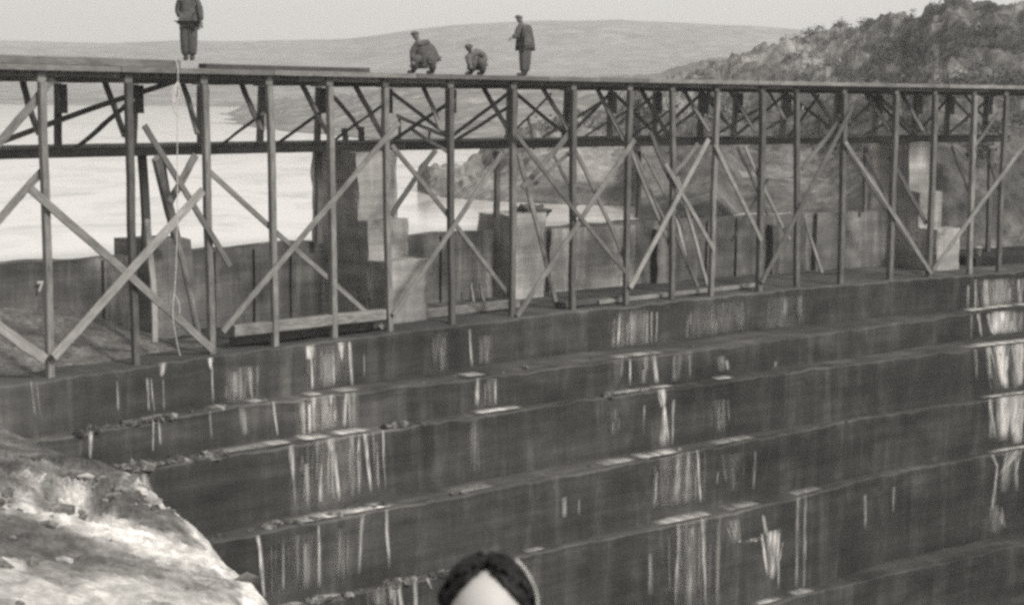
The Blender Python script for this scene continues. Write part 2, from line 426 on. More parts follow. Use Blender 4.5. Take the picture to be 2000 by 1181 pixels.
# scrub on the hillside: leaf clumps over the slope
def leaf_clump(bm, c, r, n):
    for _ in range(n):
        d = Vector((random.gauss(0, 1), random.gauss(0, 1), abs(random.gauss(0, .8)))); d.normalize()
        p = c+d*r*random.uniform(.4, 1.0); s = r*random.uniform(.10, .2)
        u = Vector((random.uniform(-1, 1), random.uniform(-1, 1), random.uniform(-1, 1))).normalized(); v = u.orthogonal().normalized()
        bm.faces.new([bm.verts.new(p+u*s), bm.verts.new(p+v*s*.7), bm.verts.new(p-u*s), bm.verts.new(p-v*s*.7)])
bm = bmesh.new()
me = rocky.data; nv = len(me.vertices)
cnt = 0
while cnt < 900:
    v = me.vertices[random.randrange(nv)].co
    if v.z < -2.5 or v.y < 40 or v.y > 240: continue
    if noise.noise(v*.09+Vector((3, 7, 1))) < .05 and random.random() < .85: continue
    dens = sm(1300, 1850, 1000+v.x/v.y*F_PX)
    if random.random() > .08+.92*dens: continue
    leaf_clump(bm, v+Vector((0, 0, .1)), random.uniform(.3, .85), 40); cnt += 1
struct(from_bm('scrub', bm, M['leaf']), 'stuff')
tag(bpy.data.objects['scrub'], 'dark low scrub scattered over the rocky hillside on the right', 'scrub')

# ------------------------------------------------------------------ the stepped dam
dam = tag(empty('stepped_dam', W(0, 0, Z_FLOOR)), 'stepped concrete arch dam stained with white seepage below the timber trestle', 'dam')
S0, S1 = -34.0, 42.0
LIPS = [  # height, points of the step's outer edge in the photograph
 (-7.30, [(200, 822), (500, 790), (760, 762), (1000, 733), (1300, 690), (1500, 662), (1800, 626), (1890, 613)]),
 (-8.22, [(300, 912), (500, 882), (760, 838), (1000, 800), (1300, 760), (1500, 735), (1800, 693)]),
 (-9.93, [(500, 1050), (760, 985), (1000, 944), (1300, 893), (1500, 860), (1800, 795)]),
 (-11.75, [(650, 1135), (1000, 1090), (1300, 1022), (1500, 985), (1800, 905)]),
 (-14.65, [(1500, 1178), (1700, 1135), (2000, 1062)])]
def quad(xs, ys, deg):
    import numpy as np
    return [float(c) for c in np.polyfit(xs, ys, deg)]
OFF = [lambda s: .3]
for i, (z, pts) in enumerate(LIPS):
    ps = [hitz(x, y, z) for x, y in pts]
    ss = [S_of(p) for p in ps]; oo = [-DN_of(p) for p in ps]
    cf = quad(ss, oo, 1 if i == 4 else 2)
    lo, hi = min(ss), max(ss)
    def fn(s, cf=cf, lo=lo, hi=hi, prev=OFF[-1], i=i):
        q = max(lo-2, min(hi+2, s)); v = 0
        for c in cf: v = v*q+c
        return max(v, prev(s)+.35)
    OFF.append(fn)
OFF.append(lambda s: OFF[5](s)+.9); OFF.append(lambda s: OFF[6](s)+.9)
ZS = [Z_FLOOR]+[z for z, _ in LIPS]+[-16.4, -18.6, -24.2]
def dam_step(k):
    bm = bmesh.new(); uv = bm.loops.layers.uv.get('UVMap') or bm.loops.layers.uv.new('UVMap')
    z1, z0 = ZS[k], ZS[k+1]
    n = int((S1-S0)/.15); nr = max(4, int((z1-z0)/.22)); rows = []
    for i in range(n+1):
        s = S0+(S1-S0)*i/n; o = OFF[k](s); oi = (OFF[k-1](s)-.5) if k else -4.9
        row = []
        nt_ = 7
        prof = [(oi+(o-.05-oi)*j/nt_, z1) for j in range(nt_)] + [(o-.045, z1), (o, z1-.05)]
        prof += [(o, z1-.05-(z1-.05-(z0-.06))*j/nr) for j in range(1, nr+1)]
        prof.append((oi, z0-.06))
        for j, (oo, zz) in enumerate(prof):
            nv_ = noise.noise_vector(Vector((s*.8, zz*1.6+oo, oo*1.3+k*5)))
            nb = noise.noise_vector(Vector((s*.22, zz*.3, k*9.1)))
            lip = nt_-1 <= j <= nt_+2
            a = .055 if lip else .02
            if lip: nv_ = nv_ + noise.noise_vector(Vector((s*3.1, k*7.0, oo)))*.8
            row.append((bm.verts.new(W(s, -(oo+nv_.x*a+nb.x*.03), zz+(nv_.y*a if j <= nt_+2 else 0)+(nb.y*.03 if j < nt_ else 0))), (s, zz if j > nt_ else zz+(o-oo))))
        rows.append(row)
    for a, b in zip(rows, rows[1:]):
        for j in range(len(a)):
            j2 = (j+1) % len(a)
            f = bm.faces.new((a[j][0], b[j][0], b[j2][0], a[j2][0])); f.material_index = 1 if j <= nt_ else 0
            for lp, q in zip(f.loops, (a[j], b[j], b[j2], a[j2])): lp[uv].uv = q[1]
    bm.faces.new([q[0] for q in rows[0]]); bm.faces.new([q[0] for q in rows[-1]][::-1])
    bmesh.ops.recalc_face_normals(bm, faces=bm.faces)
    o = from_bm('step', bm, M['dam'], dam); o.data.materials.append(M['crest'] if k == 0 else M['light_tread']); return o
bpy.context.view_layer.update()
def adopt(o, parent):
    bpy.context.view_layer.update()
    o.parent = parent; o.matrix_parent_inverse = parent.matrix_world.inverted()
    return o
for k in range(8):
    o = dam_step(k); adopt(o, dam)
def Zt(s): return Z_WALL+.03*math.sin(s*.9)+.02*math.sin(s*2.3)
sw = S_of(hit(1700, 412, 3.8))
adopt(arc_block('parapet_wall', S0, sw+.8, 3.8, 4.3, Z_FLOOR-.05, Z_WALL, M['wall'], None, .3, .02, .05, .25, top=Zt), dam)
# thin buttress ribs on the wall face, and the number painted on it
for x, wd in ((500, .14), (572, .16), (425, .2), (205, .1), (865, .16), (1130, .2), (1385, .3), (1440, .2)):
    s = S_of(hit(x, 540, 3.75))
    adopt(arc_block('wall_rib', s-wd/2, s+wd/2, 3.7, 3.79, Z_FLOOR-.02, Z_WALL-.06, M['wall'], None, .1, .006, .012), dam)

def pier(x_edge, x_right, ylow, levels):
    """stepped buttress pier: low block nearest, then the middle block, then the shaft"""
    root = None
    p = hitz((x_edge+x_right)/2, ylow, Z_FLOOR); d_low = DN_of(p)
    sl, sr = S_of(hit(x_edge, ylow, d_low)), S_of(hit(x_right, ylow, d_low))
    obs = []
    for nm, dn0, dn1, ztop, mt in levels(d_low):
        obs.append((nm, arc_block(nm, sl, sr, dn0, dn1, Z_FLOOR-.03, ztop, M[mt], None, .16, .022, .07, .16)))
    body = adopt(obs[0][1], dam); body.name = 'pier'
    for nm, o in obs[1:]: adopt(o, body)
    return sl, sr, d_low
bpy.context.view_layer.update()
zA1 = hit(812, 503, 1.5).z; zA2 = hit(755, 424, 2.6).z
SA = pier(757, 835, 630, lambda d: [('pier_shaft', d+1.27, d+3.3, Z_WALK-.24, 'pier'), ('pier_block', d+.82, d+1.26, zA2, 'pier'), ('pier_base', d, d+.81, zA1, 'pier')])
zB1 = hit(1850, 446, 1.5).z; zB2 = hit(1820, 372, 2.6).z
SB = pier(1828, 1872, 527, lambda d: [('pier_shaft', d+1.5, d+3.4, Z_WALK-.24, 'pier'), ('pier_block', d+.9, d+1.49, zB2, 'pier'), ('pier_base', d, d+.89, zB1, 'pier')])
print('PIERS', SA, SB, zA1, zA2, zB1, zB2)
# unfinished pier stubs along the wall; last two added to darken shadowed openings
for x0, x1, yt, dn, mt in ((300, 375, 470, 2.9, 'dull'), (1003, 1066, 418, 2.9, 'pier'), (1285, 1335, 447, 3.5, 'wall'), (1510, 1575, 440, 3.5, 'wall')):
    a, b = S_of(hit(x0, yt, dn)), S_of(hit(x1, yt, dn)); zt = hit((x0+x1)/2, yt, dn).z
    adopt(arc_block('pier_stub_or_shade_block', a, b, dn, 4.6, Z_FLOOR-.03, zt, M[mt], None, .3, .03, .09, .25), dam)
# paler facing slab in the middle of the wall
a, b = S_of(hit(1072, 500, 3.7)), S_of(hit(1236, 500, 3.7))
adopt(arc_block('wall_panel', a, b, 3.6, 3.785, Z_FLOOR-.02, Z_WALL-.05, M['panel'], None, .2, .012, .04, .2), dam)
a, b = S_of(hit(1590, 480, 3.7)), S_of(hit(1745, 480, 3.7))
adopt(arc_block('wall_panel', a, b, 3.6, 3.785, Z_FLOOR-.02, Z_WALL+.02, M['dull'], None, .2, .012, .04, .2), dam)
# painted figure 7 on the wall
tc = bpy.data.curves.new('painted_number', 'FONT'); tc.body = '7'; tc.size = .34; tc.align_x = 'CENTER'; tc.align_y = 'CENTER'; tc.extrude = .002; tc.offset = .012
to = bpy.data.objects.new('painted_number', tc); COL.objects.link(to); tc.materials.append(M['rope'])
p7 = hit(79, 560, 3.66); s7 = S_of(p7)
zx = TAN(s7); zy = Vector((0, 0, 1)); zz = -UP(s7)
to.matrix_world = Matrix.Translation(p7) @ Matrix((zx, zy, zz)).transposed().to_4x4()
bpy.context.view_layer.update(); to = to_mesh(to); adopt(to, dam)

# ------------------------------------------------------------------ the timber trestle
tr = tag(empty('timber_trestle', W(0, 0, Z_FLOOR)), 'long weathered timber trestle with braced posts carrying a deck along the dam crest', 'trestle')
TP = []   # parts to be parented
FRONT = [(-75, 118, -62, 716, 16, 'old'), (80, 124, 97, 706, 17, 'old'), (250, 132, 265, 688, 16, 'old'), (398, 138, 413, 668, 16, 'old'), (525, 143, 537, 672, 15, 'old'), (643, 146, 652, 658, 15, 'old'), (753, 150, 760, 646, 14, 'old'),
         (880, 152, 882, 634, 14, 'old'), (1003, 154, 1000, 618, 14, 'old'), (1121, 157, 1118, 604, 14, 'old'), (1231, 160, 1222, 578, 13, 'old'), (1314, 160, 1312, 566, 12, 'old'), (1401, 163, 1389, 565, 12, 'old'),
         (1490, 165, 1482, 558, 14, 'old'), (1557, 166, 1556, 552, 12, 'old'), (1650, 168, 1641, 554, 13, 'wet_or_dark'), (1752, 170, 1737, 545, 13, 'old'), (1827, 171, 1814, 533, 12, 'old'), (1904, 173, 1893, 528, 12, 'old'), (1966, 174, 1950, 524, 11, 'old'), (2040, 176, 2022, 520, 11, 'old')]
ZC = Z_DECK-.12
for (x1, y1, x2, y2, wpx, mt) in FRONT:
    A = hit(x1, y1, 0); B = hit(x2, y2, 0)
    sa, sb = S_of(A), S_of(B)
    A = W(sa, .0, ZC-.22); B = W(sb, .0, Z_FLOOR-.02)
    ppm = F_PX/A.y
    wd = max(.15, wpx/ppm)
    TP.append(timber('post', A, B, wd*.86, wd*.8, UP(sa), mt, None, rough=.012, bow=random.uniform(-.03, .03)))
    # rear post, stands on the footbridge beams, with a cleat at its head
    C_, D_ = W(sa, 2.75, ZC-.22), W(sa+random.uniform(-.05, .05), 2.8, Z_WALK+.01)
    rp = timber('post', C_, D_, wd*.8, wd*.8, UP(sa), 'old', None, rough=.008); TP.append(rp)
    cl = timber('cleat', W(sa, 2.66-wd*.4, ZC-.24), W(sa, 2.66-wd*.4, ZC-.92), wd*1.35, .06, UP(sa), 'old', None); adopt(cl, rp)
    # cap across the bent
    TP.append(timber('cap_beam', W(sa, -.02, ZC-.11), W(sa, 3.0, ZC-.11), .2, .2, Vector((0, 0, 1)), 'old', None))
def run(name, s0, s1, dn, z, wd, ht, mat, piece=5.2, wob=.015):
    s = s0
    while s < s1:
        e = min(s1, s+piece*random.uniform(.85, 1.1))
        bm = bmesh.new(); n = 4
        for k in range(n):
            a, b = s+(e-s)*k/n, s+(e-s)*(k+1)/n
            add_timber(bm, W(a, dn, z), W(b, dn, z), ht, wd, UP((a+b)/2), .004, 2)
        bmesh.ops.recalc_face_normals(bm, faces=bm.faces)
        TP.append(from_bm(name, bm, M[mat], None)); s = e+.02
SL, SR = S_of(hit(-120, 120, 0)), S_of(hit(2100, 175, 0))
run('stringer', SL, SR, .12, ZC-.01+.0, .12, .20, 'old')
run('stringer', SL, SR, 1.45, ZC-.02, .12, .18, 'old')
run('stringer', SL, SR, 2.75, ZC-.01, .12, .20, 'old')
run('fascia_board', SL, SR, -.17, Z_DECK-.04, .05, .125, 'mid', 4.4)
bm = bmesh.new(); s = SL
while s < SR:
    wv = random.uniform(.18, .26)
    add_timber(bm, W(s+wv/2, -.13+random.uniform(-.01, .02), Z_DECK-.005), W(s+wv/2, 3.05+random.uniform(-.05, .1), Z_DECK-.005), wv-.012, .05, Vector((0, 0, 1)), .003, 2)
    s += wv
bmesh.ops.recalc_face_normals(bm, faces=bm.faces)
TP.append(from_bm('deck', bm, M['old'], None))

FB, BB = -.16, .16      # on the face of the posts / just behind them
BR = [
 # long face braces
 (57, 368, FB, 415, 682, FB, 13, 'new'), (105, 698, FB-.07, 396, 372, FB-.07, 14, 'new'), (-40, 608, FB, 88, 702, FB, 16, 'new'), (-60, 500, BB, 86, 332, BB, 12, 'old'),
 (282, 245, FB, 449, 519, FB, 10, 'old'), (410, 337, BB, 748, 640, BB, 9, 'old'), (779, 240, FB, 435, 648, FB, 10, 'old'),
 (765, 284, BB, 1004, 590, BB, 9, 'old'), (851, 294, BB, 765, 420, BB, 10, 'old'), (980, 298, FB, 768, 615, FB, 10, 'old'),
 (1239, 273, FB, 1010, 618, FB, 11, 'new'), (1122, 248, BB, 1020, 366, BB, 12, 'old'), (1008, 262, FB-.07, 1223, 532, FB-.07, 9, 'old'), (1122, 290, BB, 1224, 512, BB, 9, 'old'),
 (1232, 294, BB, 1318, 497, BB, 8, 'old'), (1270, 258, BB, 1312, 356, BB, 10, 'wet_or_dark'), (1300, 320, FB, 1394, 488, FB, 10, 'mid'), (1384, 272, FB, 1231, 562, FB, 11, 'new'), (1363, 281, BB, 1318, 338, BB, 9, 'old'),
 (1397, 283, FB, 1487, 469, FB, 10, 'mid'), (1455, 285, BB, 1542, 468, BB, 8, 'mid'), (1666, 207, BB, 1566, 331, BB, 11, 'wet_or_dark'), (1662, 214, FB, 1488, 552, FB, 11, 'mid'),
 (1650, 277, FB, 1819, 534, FB, 11, 'old'), (1656, 296, BB, 1780, 482, BB, 8, 'wet_or_dark'), (1738, 306, BB, 1809, 436, BB, 11, 'wet_or_dark'), (2012, 268, FB, 1822, 528, FB, 11, 'mid'), (1950, 220, BB, 1900, 290, BB, 8, 'wet_or_dark'), (1990, 470, BB, 2060, 380, BB, 8, 'old'),
 (382, 303, BB, 331, 396, BB, 13, 'old'), (-40, 318, BB, 104, 152, BB, 13, 'old'), (1110, 300, BB, 1030, 370, BB, 8, 'wet_or_dark'),
]
for b in BR: TP.append(member('brace', *b, None, .055))
TP.append(member('sway_brace', 2, 278, 2.5, 345, 158, 2.5, 9, 'old', None, .05))
 # more timbers deeper in the tangle
BR2 = [(1240, 300, 1.5, 1302, 440, 1.5, 7, 'old'), (1256, 300, 1.8, 1336, 448, 1.8, 7, 'old'), (1276, 262, 2.4, 1334, 402, 2.4, 8, 'wet_or_dark'), (1440, 288, 2.0, 1500, 420, 2.0, 7, 'wet_or_dark'), (1690, 300, 2.0, 1762, 440, 2.0, 8, 'wet_or_dark'), (1858, 286, 2.0, 1902, 404, 2.0, 7, 'wet_or_dark'), (1925, 300, 2.0, 1960, 398, 2.0, 7, 'wet_or_dark'), (1200, 250, 2.6, 1290, 180, 2.6, 7, 'old'), (1290, 270, 2.6, 1400, 190, 2.6, 7, 'old'), (1690, 175, 2.6, 1790, 270, 2.6, 7, 'wet_or_dark'), (1880, 180, 2.6, 1960, 270, 2.6, 7, 'wet_or_dark'), (1850, 262, 2.6, 1940, 186, 2.6, 7, 'wet_or_dark'), (1380, 175, 2.6, 1440, 268, 2.6, 7, 'old'), (1540, 268, 2.6, 1600, 186, 2.6, 7, 'old'), (1060, 268, 2.6, 1180, 196, 2.6, 7, 'old'), (700, 250, 2.6, 640, 180, 2.6, 8, 'old'), (1430, 470, 1.6, 1500, 350, 1.6, 7, 'wet_or_dark'), (1130, 400, 2.4, 1080, 300, 2.4, 7, 'old'), (880, 300, 2.2, 800, 250, 2.2, 7, 'old')]
SF = [S_of(hit(q[0], q[1], 0)) for q in FRONT]
for i_, (a, b) in enumerate(zip(SF, SF[1:])):
    if i_ < 7: continue
    z0_, z1_ = (Z_WALK+.1, Z_DECK-.35)
    if i_ % 2: z0_, z1_ = z1_, z0_
    TP.append(timber('brace', W(a, 2.68, z0_), W(b, 2.68, z1_), .1, .05, UP(a), 'old' if i_ % 3 else 'wet_or_dark', None, random.uniform(-.03, .03), .01))
for b in BR2: TP.append(member('brace', *b, None, .05))
KN = [(43, 150, 76, 264), (203, 153, 244, 267), (352, 153, 386, 262), (468, 153, 512, 255), (586, 158, 641, 262), (690, 162, 747, 266), (824, 164, 862, 255), (941, 166, 994, 257), (1057, 168, 1110, 254), (1164, 170, 1219, 275), (1250, 171, 1308, 268), (1334, 173, 1387, 258), (1423, 174, 1476, 258), (1500, 178, 1532, 232), (1584, 176, 1643, 262), (1688, 180, 1740, 254), (1759, 180, 1803, 256)]
for (x1, y1, x2, y2) in KN: TP.append(member('knee_brace', x1, y1, 1.3, x2, y2, .12, 11, 'old', None, .06))
DI = [(255, 197, 152, 286, 15), (515, 221, 431, 284, 13), (644, 208, 542, 280, 13), (752, 203, 655, 272, 14), (884, 197, 771, 272, 13), (1004, 202, 894, 272, 12), (1226, 215, 1130, 274, 12), (1327, 204, 1233, 266, 12), (1481, 214, 1403, 260, 10), (1568, 211, 1497, 252, 10), (1660, 238, 1640, 258, 8), (1080, 180, 1010, 250, 8), (1760, 222, 1690, 262, 9)]
for (x1, y1, x2, y2, wp) in DI: TP.append(member('bent_brace', x1, y1, .1, x2, y2, 2.7, wp, 'wet_or_dark' if wp > 12 else 'old', None, .06))
for o in TP: adopt(o, tr)

# ------------------------------------------------------------------ the footbridge over the piers
fb = tag(empty('footbridge', W(0, 3.8, Z_WALK)), 'narrow timber footbridge on concrete piers behind the trestle posts', 'footbridge')
TP = []
run('beam', SL-2, SR, 3.1, Z_WALK-.15, .16, .22, 'wet_or_dark', 6.0)
run('beam', SL-2, SR, 4.5, Z_WALK-.15, .16, .22, 'wet_or_dark', 6.0)
run('edge_board', SL-2, SR, 2.99, Z_WALK-.01, .05, .07, 'old', 4.0)
bm = bmesh.new(); s = SL-2
while s < SR:
    wv = random.uniform(.18, .26)
    add_timber(bm, W(s+wv/2, 3.02+random.uniform(-.0, .03), Z_WALK-.01), W(s+wv/2, 4.62+random.uniform(-.05, .1), Z_WALK-.01), wv-.012, .04, Vector((0, 0, 1)), .003, 2)
    s += wv
bmesh.ops.recalc_face_normals(bm, faces=bm.faces)
TP.append(from_bm('walkway', bm, M['old'], None))
for (x1, y1, x2, y2, dn, wp, mt) in ((277, 300, 284, 500, 3.3, 15, 'wet_or_dark'), (622, 298, 622, 475, 3.5, 14, 'wet_or_dark'), (971, 296, 970, 425, 3.4, 12, 'wet_or_dark'), (1247, 296, 1245, 425, 4.2, 9, 'wet_or_dark'), (1691, 288, 1688, 414, 3.4, 10, 'wet_or_dark'), (1935, 290, 1928, 520, 3.4, 14, 'wet_or_dark'), (312, 302, 345, 465, 3.4, 15, 'old')):
    TP.append(member('support_post', x1, y1, dn, x2, y2, dn, wp, mt, None, .14))
for (x, y0, y1, dn, wp, mt) in ((111, 196, 277, 4.4, 5, 'wet_or_dark'), (838, 250, 280, 4.4, 4, 'wet_or_dark'), (780, 226, 280, 4.4, 6, 'old'), (1598, 218, 270, 4.4, 4, 'wet_or_dark'), (705, 248, 285, 3.3, 14, 'old'), (672, 250, 300, 3.2, 13, 'old')):
    TP.append(member('handrail_post', x, y0, dn, x, y1, dn, wp, mt, None, .06))
TP.append(member('handrail', 775, 226, 4.35, 872, 266, 4.35, 7, 'new', None, .05))
for o in TP: adopt(o, fb)

# ------------------------------------------------------------------ loose timber lying about
def loose(name, x1, y1, d1, x2, y2, d2, wpx, mat, label, cat='plank', group=None, th=.06):
    return tag(member(name, x1, y1, d1, x2, y2, d2, wpx, mat, None, th), label, cat, group)
def lay(name, x1, x2, dn, z, wd, ht, mat, label, cat='plank', yref=150):
    a, b = S_of(hit(x1, yref, dn)), S_of(hit(x2, yref, dn))
    bm = bmesh.new(); n = 3
    A, B = W(a, dn, z[0]), W(b, dn, z[1])
    add_timber(bm, A, B, ht, wd, UP((a+b)/2), .006, 6)
    bmesh.ops.recalc_face_normals(bm, faces=bm.faces)
    return tag(from_bm(name, bm, M[mat], None), label, cat)
ZT = Z_DECK+.02
lay('stacked_plank', -90, 345, .25, (ZT+.10, ZT+.09), .3, .19, 'wet_or_dark', 'thick dark planks stacked along the deck edge at the far left end of the trestle', yref=120)
lay('stacked_plank', 395, 715, .25, (ZT+.065, ZT+.06), .3, .12, 'wet_or_dark', 'dark plank lying on the deck between the lone left man and the stooping group', yref=130)
loose('prop', 305, 308, 1.2, 343, 462, 2.2, 15, 'old', 'thick leaning timber prop under the footbridge, left of the hanging rope', 'prop', None, .14)
loose('prop', 288, 428, 1.4, 302, 668, .9, 11, 'new', 'short upright pale prop right beside the second large trestle post from the left', 'prop')
loose('prop', 338, 440, 1.6, 388, 660, .6, 11, 'new', 'pale leaning prop at the foot of the hanging rope', 'prop')
loose('leaning_plank', 1012, 300, 1.5, 1086, 597, .8, 11, 'old', 'long dark plank leaning past the ragged pier stub in the middle', 'plank', None, .06)
loose('leaning_plank', 1322, 345, 1.6, 1382, 557, .9, 9, 'new', 'pale plank leaning steeply right of the middle, longest of the bundle', 'plank')
loose('leaning_plank', 1308, 380, 2.2, 1338, 500, 2.2, 9, 'new', 'pale plank leaning in the bundle, upper shorter one nearest the wall', 'plank')
loose('leaning_plank', 1318, 455, 1.2, 1362, 560, .8, 8, 'old', 'short dull plank leaning at the foot of the bundle', 'plank')
loose('leaning_plank', 1572, 427, 2.4, 1606, 533, 1.6, 9, 'new', 'pale short plank leaning against the wall at right beside a dark opening', 'plank')
loose('leaning_plank', 1030, 230, 3.9, 1042, 292, 3.9, 6, 'new', 'thin pale stick standing on the footbridge behind the trestle', 'plank')
lay('long_board', 1512, 1690, 2.96, (Z_WALK+.0, Z_WALK+.01), .06, .13, 'new', 'bright white board along the footbridge edge on the right', yref=280)
lay('long_board', 1128, 1312, 3.4, (Z_WALK+.05, Z_WALK+.05), .2, .05, 'new', 'pale flat board lying on the footbridge near the middle', yref=275)
zf = Z_FLOOR
def floor_beam(name, x1, y1, x2, y2, wd, ht, mat, label, lift=0.0):
    A, B = hitz(x1, y1, zf+ht/2+lift+.02), hitz(x2, y2, zf+ht/2+lift+.02)
    bm = bmesh.new(); sd = UP((S_of(A)+S_of(B))/2)
    add_timber(bm, A, B, ht, wd, sd, .008, 6)
    bmesh.ops.recalc_face_normals(bm, faces=bm.faces)
    return tag(from_bm(name, bm, M[mat], None), label, 'beam')
floor_beam('squared_beam', 455, 662, 752, 628, .3, .3, 'old', 'thick grey squared beam lying on the crest left of the tall pier, lower of two')
floor_beam('squared_beam', 452, 646, 748, 613, .28, .28, 'old', 'thick grey squared beam resting on top of another left of the tall pier', .31)
floor_beam('squared_beam', 830, 612, 1010, 592, .25, .26, 'old', 'grey beam lying on the crest just right of the tall pier')
floor_beam('squared_beam', 1166, 590, 1478, 556, .2, .12, 'new', 'long pale plank lying along the crest edge right of the middle')
floor_beam('squared_beam', 1090, 596, 1210, 582, .3, .16, 'wet_or_dark', 'dark beam lying behind the end of the long pale plank')
floor_beam('squared_beam', -20, 700, 300, 664, .16, .12, 'old', 'thin grey timber lying on the crest behind the leftmost posts')
floor_beam('squared_beam', 60, 706, 270, 684, .1, .06, 'new', 'thin pale batten on the crest between the two leftmost posts')
loose('stake', 920, 553, 3.4, 925, 592, 3.3, 6, 'new', 'left one of two small pale stakes against the wall below the lake', 'stake')
loose('stake', 938, 552, 3.4, 945, 588, 3.3, 6, 'new', 'right one of two small pale stakes against the wall below the lake', 'stake')
def rag(px, py, dn, r, label, name, seed):
    bm = bmesh.new(); bmesh.ops.create_icosphere(bm, subdivisions=4, radius=1); c = hit(px, py, dn)
    for v in bm.verts:
        k = 1+.6*fbm(v.co*2.2+Vector((seed, 0, 0)), 4)+.35*fbm(v.co*6+Vector((seed, 4, 0)), 3)
        v.co = c+Vector((v.co.x*r[0]*k, v.co.y*r[1]*k, v.co.z*r[2]*k))
    return tag(from_bm(name, bm, M['wet_or_dark'], None, True), label, 'debris')
rag(1034, 414, 3.4, (.52, .4, .22), 'dark ragged heap of debris on top of the middle pier stub', 'debris_heap', 3)
def bucket(px, py, dn, h, r, label):
    p = hit(px, py, dn); bm = bmesh.new(); n = 20; pr = [(0, 0), (r*.8, 0), (r, h), (r*1.06, h), (r*1.06, h+.02), (r*.94, h+.02), (r*.74, .02), (0, .02)]
    rings = [[bm.verts.new(p+Vector((a*math.cos(i*2*math.pi/n), a*math.sin(i*2*math.pi/n), z))) for i in range(n)] for a, z in pr if a > 0]
    for A, B in zip(rings, rings[1:]):
        for i in range(n): bm.faces.new((A[i], A[(i+1) % n], B[(i+1) % n], B[i]))
    bm.faces.new(rings[0][::-1]); bm.faces.new(rings[-1])
    o = tag(from_bm('bucket', bm, M['white'], None, True), label, 'bucket')
    return o
for (x, y0, hpx, r, lb) in ((1911, 500, 18, .11, 'larger white bucket on the dark ledge beside the right end of the stepped pier'), (1966, 512, 11, .08, 'smaller white bucket near the right edge of the dark ledge')):
    bucket(x, y0, 2.2, hpx/55, r, lb)
# low ledge the buckets stand on
a, b = S_of(hit(1895, 505, 2.0)), S_of(hit(2040, 505, 2.0)); zl = hit(1911, 500, 2.2).z-.004
adopt(arc_block('spillway_sill', a, b+6, 1.7, 4.6, Z_FLOOR-.02, zl, M['dam'], None, .3, .012, .03, .2, top=None), dam)

bm = bmesh.new(); rows = []
for i in range(71):
    s = -30+21.5*i/70; row = []
    for j in range(25):
        t = j/24; dn = 3.82-3.3*t
        e = sm(-9.0, -11.5, s)
        hgt = (1.35*(1-t)**1.4)*e*(.75+.45*noise.noise(Vector((s*.5, 2, 0))))+.10*fbm(Vector((s*1.3, dn*1.3, 3)), 5)*min(1, (1-t)*5)
        row.append(bm.verts.new(W(s, dn, Z_FLOOR-.06+max(0, hgt))))
    rows.append(row)
for a_, b_ in zip(rows, rows[1:]):
    for j in range(24): bm.faces.new((a_[j], a_[j+1], b_[j+1], b_[j]))
bmesh.ops.recalc_face_normals(bm, faces=bm.faces)
if sum(f.normal.z for f in bm.faces) < 0: bmesh.ops.reverse_faces(bm, faces=bm.faces)
tag(from_bm('earth_heap', bm, M['heap'], None, True), 'low sloping heap of earth against the wall behind the leftmost posts', 'earth heap')
# ------------------------------------------------------------------ rope
rc = bpy.data.curves.new('rope', 'CURVE'); rc.dimensions = '3D'; rc.bevel_depth = .011; rc.bevel_resolution = 2
def spl(pts):
    s = rc.splines.new('NURBS'); s.points.add(len(pts)-1); s.use_endpoint_u = True; s.order_u = 3
    for q, p in zip(s.points, pts): q.co = (*p, 1)
dr = -.28
spl([hit(x, y, d) for x, y, d in ((341, 117, .2), (346, 122, -.1), (348, 135, dr), (347, 220, dr), (346, 300, dr), (347, 420, dr), (344, 520, dr), (341, 570, dr), (338, 590, dr), (337, 620, dr), (342, 650, dr), (350, 690, dr), (352, 694, dr))])
for (xa, xb, yb) in ((333, 350, 204), (336, 354, 222), (338, 358, 230), (340, 349, 212)):
    spl([hit(x, y, dr-.03) for x, y in ((347, 160), (xa+3, 175), (xa, yb-18), ((xa+xb)/2-2, yb), (xb, yb-16), (xb-1, 178), (348, 160))])
spl([hit(x, y, dr) for x, y in ((341, 575), (348, 585), (352, 605), (350, 612))])
rc.materials.append(M['rope'])
ro = bpy.data.objects.new('rope', rc); COL.objects.link(ro); ro = to_mesh(ro)
tag(ro, 'pale rope hanging in loops from the deck at the lone man\'s feet', 'rope')

